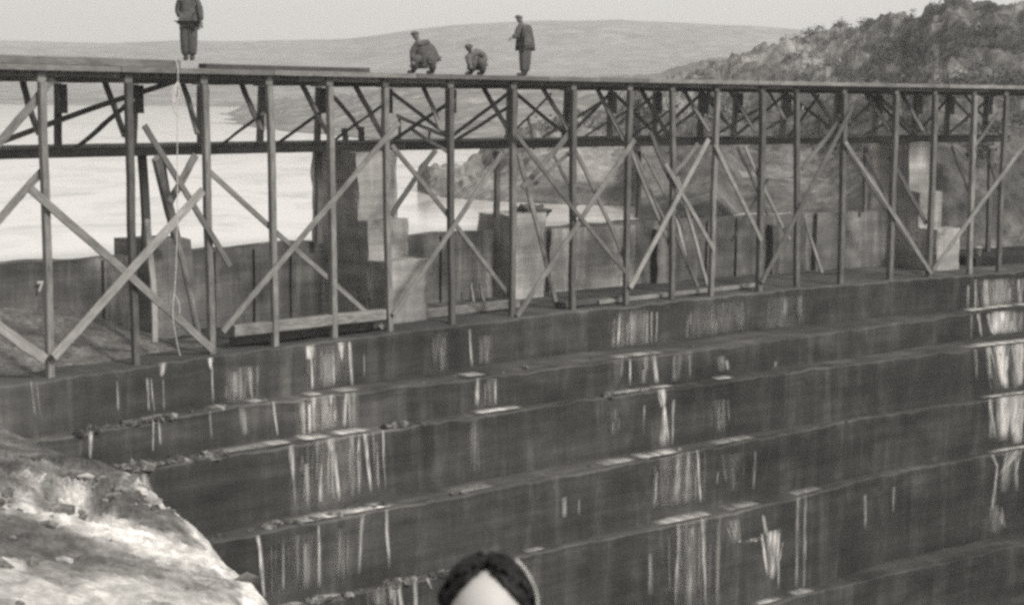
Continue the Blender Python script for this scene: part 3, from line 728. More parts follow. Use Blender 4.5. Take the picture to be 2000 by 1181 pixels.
# ------------------------------------------------------------------ water trickling down the steps
bm = bmesh.new(); uv1 = bm.loops.layers.uv.new('UVMap'); uv2 = bm.loops.layers.uv.new('metric'); am = bm.loops.layers.float_color.new('amount')
def riser_pt(px, py, k, lift=.035):
    """point on riser k (between lip k and tread k+1)"""
    o = 0.0
    for _ in range(4):
        p = hit(px, py, -(OFF[k](o)+lift)); o = S_of(p)
    s = S_of(p); z = max(ZS[k+1]+.02, min(ZS[k]+.03, p.z)); return s, z
def ribbon(px0, y0, px1, y1, k, w0, w1, amt, wob=.03):
    s0, z0 = riser_pt(px0, y0, k); s1, z1 = riser_pt(px1, y1, k)
    if z0-z1 < .05: return
    n = max(4, int((z0-z1)/.12)); ph = random.random()*50; prev = None
    ppm = F_PX/W(s0, 0, 0).y
    for i in range(n+1):
        t = i/n; z = z0+(z1-z0)*t; s = s0+(s1-s0)*t+wob*noise.noise(Vector((ph, z*1.3, 0)))
        wd = (w0+(w1-w0)*t)/ppm/.73*(.9+.25*noise.noise(Vector((ph+9, z*2, 0))))
        o = -(OFF[k](s)+.045)
        a_ = amt*.9*min(1, (1-t)*3.5+.25)*min(1, t*8+.55)*(.8+.35*noise.noise(Vector((ph+3, z*3, 1))))
        cur = [(bm.verts.new(W(s+wd*(q-.5), o, z)), q, s+wd*(q-.5)+ph, z, a_) for q in (0, .5, 1)]
        if prev:
            for j in (0, 1):
                qs = (prev[j], prev[j+1], cur[j+1], cur[j]); f = bm.faces.new([q[0] for q in qs])
                for lp, q in zip(f.loops, qs):
                    lp[uv1].uv = (q[1], t); lp[uv2].uv = (q[2], q[3]); lp[am] = (q[4],)*3+(1,)
        prev = cur
def puddle(px0, px1, k, amt, d=.35, front=.05):
    """pale wash lying on tread k (the top of step k), against the riser foot"""
    def sp(px):
        s = 0
        lo, hi = S0, S1
        for _ in range(40):
            s = (lo+hi)/2; p = W(s, -(OFF[k](s)-.2), ZS[k])
            x = 1000+F_PX*(p.dot(CR)/p.dot(_F))
            if x < px: lo = s
            else: hi = s
        return s
    a, b = sp(px0), sp(px1); n = max(4, int((b-a)/.2)); prev = None; ph = random.random()*40
    for i in range(n+1):
        t = i/n; s = a+(b-a)*t; fo = OFF[k](s)-front; bo = max(OFF[k-1](s)+.03 if k else -.5, fo-d*(1.4+.5*noise.noise(Vector((s*1.5, ph, 0)))))
        e = min(1, 6*min(t, 1-t)+.05)*amt
        cur = [(bm.verts.new(W(s, -(bo+(fo-bo)*q), ZS[k]+.075-.02*q)), .5 if q == 1 else .5-.4*(1-q), s+ph, q*.3+ph, e) for q in (0, .5, 1)]
        if prev:
            for j in (0, 1):
                qs = (prev[j], prev[j+1], cur[j+1], cur[j]); f = bm.faces.new([q[0] for q in qs])
                for lp, q in zip(f.loops, qs):
                    lp[uv1].uv = (q[1], .5); lp[uv2].uv = (q[2]*.3, q[3]); lp[am] = (q[4],)*3+(1,)
        prev = cur
T = [ # px top, y top, px bottom, y bottom, riser, width top, width bottom, amount
 (317, 708, 316, 735, 0, 20, 6, 1), (410, 698, 412, 722, 0, 18, 5, 1), (414, 715, 416, 785, 0, 5, 7, .8), (286, 738, 290, 800, 0, 8, 8, .7), (295, 738, 300, 802, 0, 4, 6, .8), (228, 742, 230, 802, 0, 4, 7, .6), (318, 740, 320, 800, 0, 4, 5, .6), (60, 742, 68, 810, 0, 6, 6, .4), (72, 745, 78, 812, 0, 4, 5, .4),
 (455, 725, 455, 785, 0, 34, 40, .35), (485, 716, 492, 778, 0, 14, 8, .8), (502, 716, 502, 775, 0, 4, 5, .5), (604, 674, 605, 702, 0, 28, 20, 1), (608, 695, 610, 760, 0, 8, 7, .9), (665, 668, 668, 705, 0, 22, 5, 1), (683, 667, 686, 752, 0, 10, 9, .95), (640, 690, 642, 755, 0, 30, 44, .4), (650, 690, 652, 752, 0, 5, 5, .6), (710, 690, 711, 735, 0, 4, 7, .45),
 (917, 642, 921, 716, 0, 8, 9, .6), (950, 655, 952, 722, 0, 34, 30, .3), (860, 650, 862, 725, 0, 40, 40, .2), (1211, 610, 1207, 682, 0, 9, 11, .6), (1235, 612, 1234, 680, 0, 26, 30, .4), (1264, 608, 1263, 678, 0, 5, 6, .6), (1273, 608, 1272, 675, 0, 5, 5, .6), (1283, 608, 1281, 672, 0, 5, 6, .65), (1420, 590, 1416, 650, 0, 80, 90, .22), (1530, 580, 1526, 640, 0, 70, 80, .25), (1360, 600, 1358, 660, 0, 40, 40, .2),
 (177, 825, 176, 895, 1, 15, 6, .9), (299, 806, 298, 880, 1, 4, 6, .8), (309, 806, 314, 868, 1, 6, 6, .7), (410, 800, 412, 855, 1, 6, 6, .4), (472, 795, 478, 850, 1, 20, 16, .4), (533, 782, 540, 850, 1, 8, 7, .7), (590, 785, 593, 848, 1, 20, 10, .7), (604, 788, 604, 846, 1, 10, 12, .8), (611, 762, 613, 842, 1, 16, 14, 1), (632, 768, 645, 835, 1, 44, 30, .45), (646, 765, 645, 790, 1, 14, 4, .7), (674, 756, 673, 832, 1, 10, 9, .9), (688, 754, 694, 834, 1, 30, 22, .7),
 (932, 738, 932, 792, 1, 10, 14, .65), (958, 738, 958, 792, 1, 26, 22, .5), (967, 738, 967, 790, 1, 7, 8, .7), (1230, 690, 1230, 752, 1, 8, 7, .8), (1205, 690, 1203, 752, 1, 24, 20, .35), (1255, 690, 1255, 750, 1, 34, 30, .3), (1276, 683, 1283, 748, 1, 14, 16, .7), (1408, 695, 1412, 725, 1, 30, 30, .5), (1325, 690, 1322, 745, 1, 30, 26, .22), (1345, 690, 1347, 735, 1, 7, 7, .4), (1515, 705, 1514, 716, 1, 7, 7, .5),
 (568, 868, 576, 985, 2, 16, 6, .6), (597, 905, 600, 985, 2, 16, 16, .55), (627, 905, 625, 980, 2, 7, 12, .6), (646, 854, 648, 885, 2, 24, 14, .85), (650, 880, 662, 978, 2, 14, 8, .8), (648, 885, 650, 975, 2, 8, 8, .5), (686, 850, 688, 968, 2, 14, 14, .6), (700, 848, 700, 965, 2, 7, 8, .55), (713, 846, 724, 960, 2, 14, 9, .9), (748, 838, 752, 955, 2, 8, 5, .5),
 (1293, 757, 1295, 795, 2, 32, 7, .9), (1296, 790, 1297, 872, 2, 7, 34, .85), (1316, 780, 1312, 868, 2, 9, 8, .5), (1258, 790, 1256, 850, 2, 6, 9, .3), (1200, 795, 1200, 850, 2, 30, 30, .18), (1405, 780, 1405, 845, 2, 36, 32, .25), (1422, 780, 1424, 820, 2, 5, 5, .4), (930, 820, 930, 925, 2, 40, 40, .18),
 (278, 925, 290, 968, 2, 24, 30, .8), (1300, 880, 1290, 990, 3, 30, 34, .3), (1325, 880, 1320, 985, 3, 22, 20, .4), (1345, 880, 1340, 982, 3, 14, 14, .4), (1362, 878, 1368, 980, 3, 9, 7, .7), (1430, 885, 1430, 960, 3, 50, 40, .2), (1402, 920, 1400, 945, 3, 5, 5, .5), (1475, 880, 1472, 955, 3, 10, 12, .25),
 (503, 1045, 517, 1165, 3, 13, 11, .9), (553, 1062, 553, 1150, 3, 8, 8, .5), (600, 1060, 598, 1150, 3, 22, 22, .3), (622, 1025, 623, 1145, 3, 8, 8, .65), (665, 1030, 665, 1130, 3, 30, 26, .25), (708, 1005, 700, 1120, 3, 14, 10, .45), (755, 988, 758, 1108, 3, 12, 9, .85), (1102, 970, 1102, 1010, 3, 16, 12, .4), (1130, 975, 1130, 1005, 3, 8, 8, .45),
 (1372, 1000, 1378, 1185, 4, 16, 8, .6), (1325, 1020, 1320, 1185, 4, 12, 14, .45), (1350, 1030, 1345, 1185, 4, 22, 20, .35), (1270, 1080, 1270, 1160, 4, 14, 16, .3), (1430, 1015, 1440, 1060, 4, 40, 20, .4), (1470, 1050, 1470, 1058, 4, 60, 60, .7), (1490, 1005, 1497, 1045, 4, 10, 16, .75), (1510, 1035, 1508, 1130, 4, 52, 20, .8), (1520, 1040, 1519, 1150, 4, 12, 6, .6), (1558, 960, 1555, 1145, 4, 10, 12, .5), (1573, 960, 1570, 1145, 4, 10, 12, .45), (1690, 965, 1689, 1030, 4, 14, 8, .5), (1745, 950, 1744, 1000, 4, 10, 8, .35),
 (560, 1150, 560, 1200, 4, 30, 30, .5), (765, 1130, 770, 1190, 4, 20, 16, .7), (778, 1125, 785, 1190, 4, 16, 16, .6), (810, 1120, 812, 1190, 4, 16, 12, .7), (834, 1115, 845, 1150, 4, 9, 7, .6), (740, 1140, 742, 1190, 4, 50, 50, .3),
 # right-hand spill
 (1945, 545, 1944, 606, 0, 118, 118, .4), (1905, 545, 1905, 605, 0, 10, 10, .6), (1925, 545, 1927, 605, 0, 16, 14, .7), (1990, 545, 1992, 605, 0, 20, 20, .5), (2030, 545, 2030, 605, 0, 60, 60, .5),
 (1910, 612, 1917, 662, 1, 14, 8, .6), (1944, 608, 1944, 664, 1, 34, 28, 1), (1985, 610, 1990, 664, 1, 60, 24, .35), (1897, 615, 1897, 660, 1, 8, 6, .35), (2030, 610, 2030, 664, 1, 40, 40, .9),
 (1930, 675, 1935, 740, 2, 20, 10, .5), (1955, 672, 1965, 758, 2, 34, 18, .95), (1990, 672, 1992, 740, 2, 40, 14, .7), (2030, 672, 2030, 758, 2, 40, 40, .8), (1905, 675, 1907, 740, 2, 14, 8, .25),
 (1935, 772, 1935, 855, 3, 18, 12, .4), (1960, 768, 1962, 860, 3, 24, 24, .75), (1988, 768, 1985, 866, 3, 40, 26, .8), (2030, 768, 2030, 866, 3, 40, 40, .7),
 (1938, 875, 1948, 910, 4, 14, 8, .6), (1985, 872, 1950, 930, 4, 30, 10, .7), (1948, 905, 1938, 995, 4, 10, 12, .6), (1940, 985, 1945, 1040, 4, 30, 40, .4), (1985, 880, 1985, 960, 4, 14, 14, .35), (2030, 872, 2030, 1040, 4, 50, 50, .4),
 (1958, 608, 1958, 664, 1, 46, 34, .9), (1952, 670, 1960, 752, 2, 44, 22, .9), (1990, 670, 1990, 752, 2, 30, 16, .8), (1962, 768, 1958, 850, 3, 50, 24, .85), (1930, 612, 1936, 650, 1, 16, 8, .7), (1970, 606, 1972, 664, 1, 56, 40, .4), (1950, 668, 1950, 758, 2, 70, 30, .35), (1985, 668, 1985, 758, 2, 60, 26, .45), (1962, 768, 1958, 860, 3, 80, 36, .35), (1990, 768, 1988, 866, 3, 46, 24, .45), (1950, 545, 1950, 606, 0, 70, 70, .3), (1975, 872, 1960, 960, 4, 50, 30, .45),
 (640, 675, 640, 755, 0, 90, 100, .22), (640, 765, 640, 840, 1, 110, 110, .3), (660, 850, 660, 975, 2, 150, 160, .22), (1330, 880, 1330, 985, 3, 120, 110, .2), (1350, 1000, 1350, 1185, 4, 120, 110, .18), (600, 1040, 600, 1150, 3, 170, 170, .15), (1240, 605, 1240, 680, 0, 90, 90, .25), (480, 715, 480, 780, 0, 60, 60, .2)]
for (x0, y0, x1, y1, k, w0, w1, am_) in T:
    if max(w0, w1) <= 22 or am_ >= .72: ribbon(x0, y0, x1, y1, k, w0, w1, am_)
    if max(w0, w1) <= 22: continue
    if am_ < .72: ribbon(x0, y0, x1, y1, k, w0, w1, am_*.5)
    # a broad wash is many separate threads, each starting and giving out at its own height
    nth = int(max(w0, w1)/9)
    for _ in range(nth):
        u = random.uniform(-.5, .5); ta = random.random()**2.2*.55; tb = 1-random.random()**2*.5
        if tb-ta < .2: continue
        xa, xb = x0+u*w0, x1+u*w1; q0, q1 = xa+(xb-xa)*ta, xa+(xb-xa)*tb; h0, h1 = y0+(y1-y0)*ta, y0+(y1-y0)*tb
        sl = -.11*u*w0                                   # the ledges climb to the right
        wv = random.uniform(3, 12)
        ribbon(q0, h0+sl, q1, h1+sl, k, wv, wv*random.uniform(.5, 1.5), min(1, am_*random.uniform(.3, 1.1)))
PD = [(270, 325, 1, .7), (400, 440, 1, .7), (480, 512, 1, .8), (595, 625, 1, .8), (655, 700, 1, .5), (905, 945, 1, .6), (1195, 1290, 1, .5), (1885, 2060, 1, .95),
      (515, 565, 2, .9), (585, 640, 2, .9), (650, 720, 2, .8), (925, 1015, 2, .8), (1190, 1270, 2, .55), (1268, 1310, 2, .9), (1395, 1430, 2, .7), (1880, 2060, 2, .8), (430, 520, 2, .35),
      (570, 765, 3, .95), (1245, 1325, 3, .95), (1170, 1235, 3, .5), (1390, 1470, 3, .4), (1915, 2060, 3, .85), (890, 960, 3, .35),
      (535, 660, 4, .8), (745, 790, 4, .9), (1280, 1385, 4, .9), (1415, 1480, 4, .45), (1545, 1600, 4, .3), (1925, 2060, 4, .7), (900, 920, 4, .6), (1020, 1060, 4, .5),
      (1470, 1520, 5, .6), (1545, 1585, 5, .8)]
for a, b, k, v in PD: puddle(a, b, k, v)
o = from_bm('seepage_water', bm, M['trickle'], None, True); struct(o, 'stuff')
tag(o, 'white water trickling down the dam steps and washing over the treads', 'seepage')

# rubble lying on the treads
bm = bmesh.new()
def add_rock(bm, c, r, sub=2):
    tmp = bmesh.new(); bmesh.ops.create_icosphere(tmp, subdivisions=sub, radius=1)
    sc = Vector((random.uniform(.7, 1.4), random.uniform(.7, 1.3), random.uniform(.5, .9))); sd = Vector((random.random()*90, 0, 0))
    mp = {}
    for v in tmp.verts:
        k = 1+.5*noise.noise(v.co*1.4+sd)+random.uniform(-.22, .22)
        mp[v.index] = bm.verts.new(c+Vector((v.co.x*sc.x, v.co.y*sc.y, v.co.z*sc.z))*r*k)
    for f in tmp.faces: bm.faces.new([mp[v.index] for v in f.verts])
    tmp.free()
for (pa, pb, y, k, n, rmax) in ((180, 470, 795, 1, 60, .17), (240, 560, 890, 2, 110, .2), (380, 780, 1015, 3, 90, .15), (700, 1000, 1085, 4, 50, .14), (760, 860, 840, 2, 26, .14), (870, 960, 940, 3, 12, .2), (1180, 1330, 745, 2, 12, .15), (1600, 1760, 780, 3, 10, .1), (560, 760, 1130, 4, 40, .13), (1000, 1800, 920, 3, 20, .08), (600, 1500, 700, 1, 24, .07), (120, 300, 905, 3, 40, .2)):
    for _ in range(n):
        s = S_of(hit(pa+(pb-pa)*(.5+.5*noise.noise(Vector((random.randrange(7)*3.7+k*11.3+pa, .5, .5)))*1.6)+random.gauss(0, (pb-pa)*.06), y, -OFF[k](0)))
        o_ = OFF[k](s)-random.uniform(.08, .55)*(OFF[k](s)-OFF[k-1](s)); r = rmax*random.random()**2.6*1.1+.02
        add_rock(bm, W(s, -o_, ZS[k]+r*.15), r, 1)
o = from_bm('rubble', bm, M['rubble'], None); struct(o, 'stuff')
tag(o, 'loose stones and rubble strewn along the treads of the dam', 'rubble')

# ------------------------------------------------------------------ the bank in the left foreground
sil = [(-500, 760), (-200, 785), (0, 832), (60, 858), (110, 880), (150, 893), (200, 912), (250, 930), (290, 955), (330, 985), (370, 1020), (410, 1060), (440, 1100), (480, 1140), (520, 1181), (580, 1250), (640, 1330)]
dsil = [(-500, 29.5), (0, 29.0), (150, 27), (290, 24), (400, 20.5), (520, 16.5), (640, 13)]
POL = [([(-80, 960), (0, 975), (60, 985), (120, 1010), (200, 1033), (250, 1040), (310, 1065), (360, 1088), (410, 1108), (460, 1142), (505, 1181)], 19, 1.25),
       ([(305, 966), (340, 995), (380, 1035), (405, 1065), (430, 1100)], 10, .9),
       ([(-60, 1085), (0, 1092), (40, 1105)], 12, .9), ([(120, 985), (150, 975), (160, 1000)], 22, .8), ([(90, 1020), (210, 1020)], 14, .8),
       ([(0, 1130), (150, 1165), (330, 1150), (480, 1190)], 46, .62), ([(30, 945), (150, 955)], 9, .7), ([(255, 935), (300, 968)], 10, .7), ([(-50, 1120), (60, 1160)], 50, .6), ([(215, 1000), (222, 1030)], 8, .8)]
def slurry(px, py):
    v = 0.0
    px += 10*noise.noise(Vector((px*.02, py*.03, 4))); py += 12*noise.noise(Vector((px*.03, py*.05, 8)))
    for pts, wd, a in POL:
        for (x0, y0), (x1, y1) in zip(pts, pts[1:]):
            dx, dy = x1-x0, y1-y0; t = max(0, min(1, ((px-x0)*dx+(py-y0)*dy)/(dx*dx+dy*dy)))
            d = math.hypot(px-x0-t*dx, py-y0-t*dy); v = max(v, a*math.exp(-(d/wd)**2))
    return v
bm = bmesh.new(); lay_ = bm.verts.layers.float.new('slurry'); rows = []
NX, NY = 420, 220
for i in range(NX+1):
    px = -500+1140*i/NX; ys, ds = lerp(sil, px), lerp(dsil, px)
    top = hitd(px, ys, ds)
    row = []
    for q in (3, 2, 1):
        row.append(bm.verts.new(Vector((top.x+q*.3, top.y+q*(1.2 if q < 2 else 2.2), top.z-q*q*2.0-.4*q))))
    yb = 1500
    for j in range(NY+1):
        t = j/NY; tt = t**1.15
        y = ys+(yb-ys)*tt
        inv = (1/ds)+(1/8.0-1/ds)*tt; d = 1/inv
        p = hitd(px, y, d)
        n1 = fbm(p*.55, 6); n2 = abs(fbm(p*1.6+Vector((3, 3, 3)), 5))
        mid = math.exp(-((px-170)/150)**2-((y-960)/45)**2)
        a = min(1, t*9+.25)*(d/24)
        vd = noise.voronoi(p*1.1+Vector((n1, n2, 0))*.6)[0]; cr = min(.35, vd[1]-vd[0])
        vd2 = noise.voronoi(p*3.3)[0]; cr2 = min(.3, vd2[1]-vd2[0])
        h = (n1*.4+n2*.12-.05)*a + (cr-.2)*.40*a*(.15+mid) + (cr2-.15)*.10*a*(.35+mid) + (n2-.25)*.2*mid*a + .07*fbm(p*5.0, 4)*a
        v = bm.verts.new(p+Vector((0, 0, h*.75))); v[lay_] = slurry(px, y); row.append(v)
    rows.append(row)
for a, b in zip(rows, rows[1:]):
    for j in range(len(a)-1): bm.faces.new((a[j], a[j+1], b[j+1], b[j]))
bmesh.ops.recalc_face_normals(bm, faces=bm.faces)
if sum(f.normal.z for f in bm.faces) < 0: bmesh.ops.reverse_faces(bm, faces=bm.faces)
bank = struct(from_bm('rocky_bank', bm, M['bank'], None, True))
bm = bmesh.new(); nv = len(bank.data.vertices); c_ = 0
while c_ < 150:
    v = bank.data.vertices[random.randrange(nv)].co
    x_, y_ = 1000+F_PX*v.dot(CR)/v.dot(_F), 590.5-F_PX*v.dot(CU)/v.dot(_F)
    if not (-50 < x_ < 560 and y_ < 1230): continue
    pr_ = math.exp(-((y_-955)/40)**2)+.04
    if random.random() > pr_: continue
    add_rock(bm, v+Vector((0, 0, .01)), .02+.16*random.random()**3*(v.y/22), 1); c_ += 1
o = from_bm('bank_stones', bm, M['stones'], None); struct(o, 'stuff')
tag(o, 'broken stones lying over the rocky bank at bottom left', 'stones')
# slope under the camera and the woman
bm = bmesh.new(); rows = []
for i in range(41):
    x = -7+14*i/40; row = []
    for j in range(41):
        y = -6+13*j/40
        z = -1.62-.27*max(0, y)-.02*y*y*(y > 3.5)+.08*fbm(Vector((x, y, 0))*.8, 4)-.25*max(0, x-1)
        row.append(bm.verts.new(Vector((x, y, z))))
    rows.append(row)
for a, b in zip(rows, rows[1:]):
    for j in range(40): bm.faces.new((a[j], b[j], b[j+1], a[j+1]))
struct(from_bm('near_slope', bm, M['bed'], None, True))

# ------------------------------------------------------------------ people
def skin_mesh(name, V, E, R, sub=2):
    me = bpy.data.meshes.new(name); me.from_pydata([tuple(v) for v in V], E, [])
    o = bpy.data.objects.new(name, me); COL.objects.link(o)
    md = o.modifiers.new('skin', 'SKIN'); md.use_smooth_shade = True; md.branch_smoothing = .6
    sk = me.skin_vertices[0].data
    for q, r in zip(sk, R):
        k = 1.28 if (r[0] if isinstance(r, tuple) else r) > .03 else 1.1
        q.radius = ((r[0]*k, r[1]*k) if isinstance(r, tuple) else (r*k, r*k)); q.use_root = False
    sk[0].use_root = True
    ms = o.modifiers.new('sub', 'SUBSURF'); ms.levels = sub; ms.render_levels = sub
    dg = bpy.context.evaluated_depsgraph_get(); dg.update()
    out = bpy.data.meshes.new_from_object(o.evaluated_get(dg)); out.name = name
    COL.objects.unlink(o); bpy.data.objects.remove(o)
    for p in out.polygons: p.use_smooth = True
    return out
class Fig:
    def __init__(s): s.V, s.E, s.R, s.ix = [], [], [], {}
    def j(s, name, p, r, prev=None):
        s.ix[name] = len(s.V); s.V.append(Vector(p)); s.R.append(r)
        if prev is not None: s.E.append((s.ix[prev], s.ix[name]))
def person(base, J, label, group=None, coat='cloth', legs='cloth', bulk=1.0, face=Vector((-1, -.3, 0)), cap=True, coat_len=.0, hem=.19):
    """J: joints in metres, x to the right of the picture, y away, z up, from the feet"""
    P = {k: Vector(v) for k, v in J.items()}
    f = Fig()
    face = face.normalized()
    f.j('pelvis', P['pelvis'], .135)
    f.j('waist', P['pelvis'].lerp(P['chest'], .5), .125, 'pelvis'); f.j('chest', P['chest'], .15, 'waist')
    f.j('neckbase', P['neck'].lerp(P['chest'], .15), .085, 'chest'); f.j('neck', P['neck'], .055, 'neckbase')
    hd = (P['head']-P['neck']).normalized()
    f.j('jaw', P['head']-hd*.075+face*.02, .07, 'neck'); f.j('head', P['head'], .092, 'jaw'); f.j('crown', P['head']+hd*.085, .062, 'head')
    f.j('nose', P['head']+face*.105-hd*.03, .014, 'head')
    sidev = hd.cross(face).normalized()
    for q in (-1, 1): f.j('ear%d' % q, P['head']+sidev*q*.095-hd*.01, .016, 'head')
    for sd in 'LR':
        f.j('sh'+sd, P['sh'+sd], .068, 'chest'); f.j('up'+sd, P['sh'+sd].lerp(P['el'+sd], .5), .055, 'sh'+sd); f.j('el'+sd, P['el'+sd], .043, 'up'+sd)
        f.j('wr'+sd, P['wr'+sd], .028, 'el'+sd)
        fw = (P['wr'+sd]-P['el'+sd]).normalized(); ac = fw.cross(Vector((0, 1, .2))).normalized(); dn_ = fw.cross(ac)
        f.j('pa'+sd, P['wr'+sd]+fw*.055, (.04, .02), 'wr'+sd)
        for n_, (o_, L) in enumerate(((-.030, .062), (-.010, .074), (.010, .070), (.028, .054))):
            f.j('fa%s%d' % (sd, n_), P['wr'+sd]+fw*.095+ac*o_, .0095, 'pa'+sd)
            f.j('fb%s%d' % (sd, n_), P['wr'+sd]+fw*(.095+L*.5)+ac*o_*1.1+dn_*.012, .0088, 'fa%s%d' % (sd, n_))
            f.j('fc%s%d' % (sd, n_), P['wr'+sd]+fw*(.095+L*.9)+ac*o_*1.1+dn_*.035, .007, 'fb%s%d' % (sd, n_))
        f.j('ta'+sd, P['wr'+sd]+fw*.045-ac*.045+dn_*.012, .011, 'pa'+sd); f.j('tb'+sd, P['wr'+sd]+fw*.085-ac*.058+dn_*.03, .009, 'ta'+sd)
        f.j('hip'+sd, P['pelvis'].lerp(P['kn'+sd], .14)+(P['sh'+sd]-P['chest'])*.35, .095, 'pelvis')
        f.j('kn'+sd, P['kn'+sd], .062, 'hip'+sd); f.j('ca'+sd, P['kn'+sd].lerp(P['an'+sd], .35), .058, 'kn'+sd); f.j('an'+sd, P['an'+sd], .04, 'ca'+sd)
        f.j('toe'+sd, P['an'+sd]+Vector((face.x, face.y, 0))*.17+Vector((0, 0, -.035)), .034, 'an'+sd)
    me = skin_mesh('person', f.V, f.E, f.R); me.materials.append(M['skin'])
    root = bpy.data.objects.new('person', me); COL.objects.link(root); root.location = base
    tag(root, label, 'person', group)
    c = Fig(); b = bulk
    c.j('waist', P['pelvis'].lerp(P['chest'], .45), .165*b); c.j('chest', P['chest'], .178*b, 'waist')
    c.j('hem', P['pelvis']+(P['pelvis']-P['chest']).normalized()*coat_len, hem*b, 'waist')
    c.j('collar', P['neck'].lerp(P['chest'], .2), .085, 'chest')
    for sd in 'LR':
        c.j('sh'+sd, P['sh'+sd], .088, 'chest'); c.j('el'+sd, P['el'+sd], .066, 'sh'+sd); c.j('wr'+sd, P['wr'+sd].lerp(P['el'+sd], .08), .05, 'el'+sd)
    m2 = skin_mesh('coat', c.V, c.E, c.R); m2.materials.append(M[coat]); link('coat', m2, root)
    t = Fig(); t.j('pelvis', P['pelvis'], .155)
    for sd in 'LR':
        t.j('hip'+sd, P['pelvis'].lerp(P['kn'+sd], .14)+(P['sh'+sd]-P['chest'])*.35, .118, 'pelvis'); t.j('kn'+sd, P['kn'+sd], .10, 'hip'+sd)
        t.j('an'+sd, P['an'+sd].lerp(P['kn'+sd], .04), .085, 'kn'+sd)
    m3 = skin_mesh('trousers', t.V, t.E, t.R); m3.materials.append(M[legs]); link('trousers', m3, root)
    for sd in 'LR':
        k = Fig(); fd = Vector((face.x, face.y, 0)).normalized()
        k.j('a', P['an'+sd]+Vector((0, 0, .06)), .055); k.j('b', P['an'+sd]+Vector((0, 0, -.02)), .05, 'a'); k.j('c', P['an'+sd]+fd*.13+Vector((0, 0, -.032)), .042, 'b'); k.j('d', P['an'+sd]+fd*.2+Vector((0, 0, -.036)), .034, 'c')
        m4 = skin_mesh('boot', k.V, k.E, k.R); m4.materials.append(M['boot']); link('boot', m4, root)
    if cap:
        bm = bmesh.new(); bmesh.ops.create_uvsphere(bm, u_segments=20, v_segments=12, radius=1)
        rot = Matrix((sidev, face, hd)).transposed()
        for v in bm.verts:
            q = v.co.copy(); z = max(q.z, -.12)
            br = .055*sm(.3, 1, q.y)*(1-sm(.0, .5, q.z)) if z <= .4 else 0
            v.co = P['head']+rot @ Vector((q.x*.108, q.y*(.116+br*.22), .03+z*.085))
        o = from_bm('cap', bm, M['cloth'], root, True)
    return root

def on_deck(px, dn, lift=0.0): s = S_of(hit(px, 150, dn)); return W(s, dn, Z_DECK+.022+lift)
PW = 'men working on the trestle deck'
person(on_deck(370, .45, .175), dict(pelvis=(0, 0, .92), chest=(0, .02, 1.26), neck=(0, .02, 1.5), head=(0.0, -.01, 1.64),
       shL=(-.19, 0, 1.43), elL=(-.25, .03, 1.15), wrL=(-.17, -.12, 1.0), shR=(.19, 0, 1.43), elR=(.27, .02, 1.15), wrR=(.30, -.03, .9),
       knL=(-.085, -.02, .5), anL=(-.08, .02, .09), knR=(.085, -.02, .5), anR=(.07, .02, .09)),
       'lone man in a dark jacket standing on the left deck, head above the photo', PW, face=Vector((.1, -1, 0)), coat_len=.02, bulk=1.08, hem=.215)
person(on_deck(826, .8), dict(pelvis=(.05, .08, .40), chest=(-.04, -.02, .72), neck=(-.13, -.08, .92), head=(-.19, -.11, 1.04),
       shL=(-.2, -.12, .80), elL=(-.28, -.14, .54), wrL=(-.24, -.26, .36), shR=(.12, .06, .84), elR=(.25, 0, .60), wrR=(.22, -.18, .40),
       knL=(-.2, -.26, .40), anL=(-.24, -.05, .09), knR=(.24, -.22, .40), anR=(.27, .02, .09)),
       'crouching man in a bulky dark coat, leftmost of the group of three', PW, face=Vector((-1, -.5, -.2)), bulk=1.42, coat_len=.06)
person(on_deck(930, .8), dict(pelvis=(.02, .12, .34), chest=(-.08, -.06, .56), neck=(-.15, -.14, .67), head=(-.19, -.2, .76),
       shL=(-.2, -.16, .56), elL=(-.2, -.26, .36), wrL=(-.14, -.4, .26), shR=(.07, -.02, .68), elR=(.24, .02, .52), wrR=(.2, -.12, .34),
       knL=(-.08, -.24, .36), anL=(-.13, -.04, .09), knR=(.16, -.2, .36), anR=(.19, .02, .09)),
       'stooping man with his elbow out, middle one of the group of three', PW, face=Vector((-1, -.5, -.3)), coat='cloth2', bulk=1.0, coat_len=.04)
person(on_deck(1022, .8), dict(pelvis=(.05, .02, .90), chest=(.03, 0, 1.22), neck=(-.06, -.02, 1.49), head=(-.12, -.04, 1.62),
       shL=(-.12, -.12, 1.40), elL=(-.2, -.2, 1.16), wrL=(-.33, -.3, 1.07), shR=(.16, .08, 1.40), elR=(.2, .08, 1.12), wrR=(.17, -.02, .86),
       knL=(.0, -.03, .5), anL=(.0, .0, .09), knR=(.1, .0, .5), anR=(.07, .06, .09)),
       'tall man standing in profile with a forearm held out, rightmost of the group of three', PW, face=Vector((-1, -.25, 0)), bulk=.92, coat_len=.02)

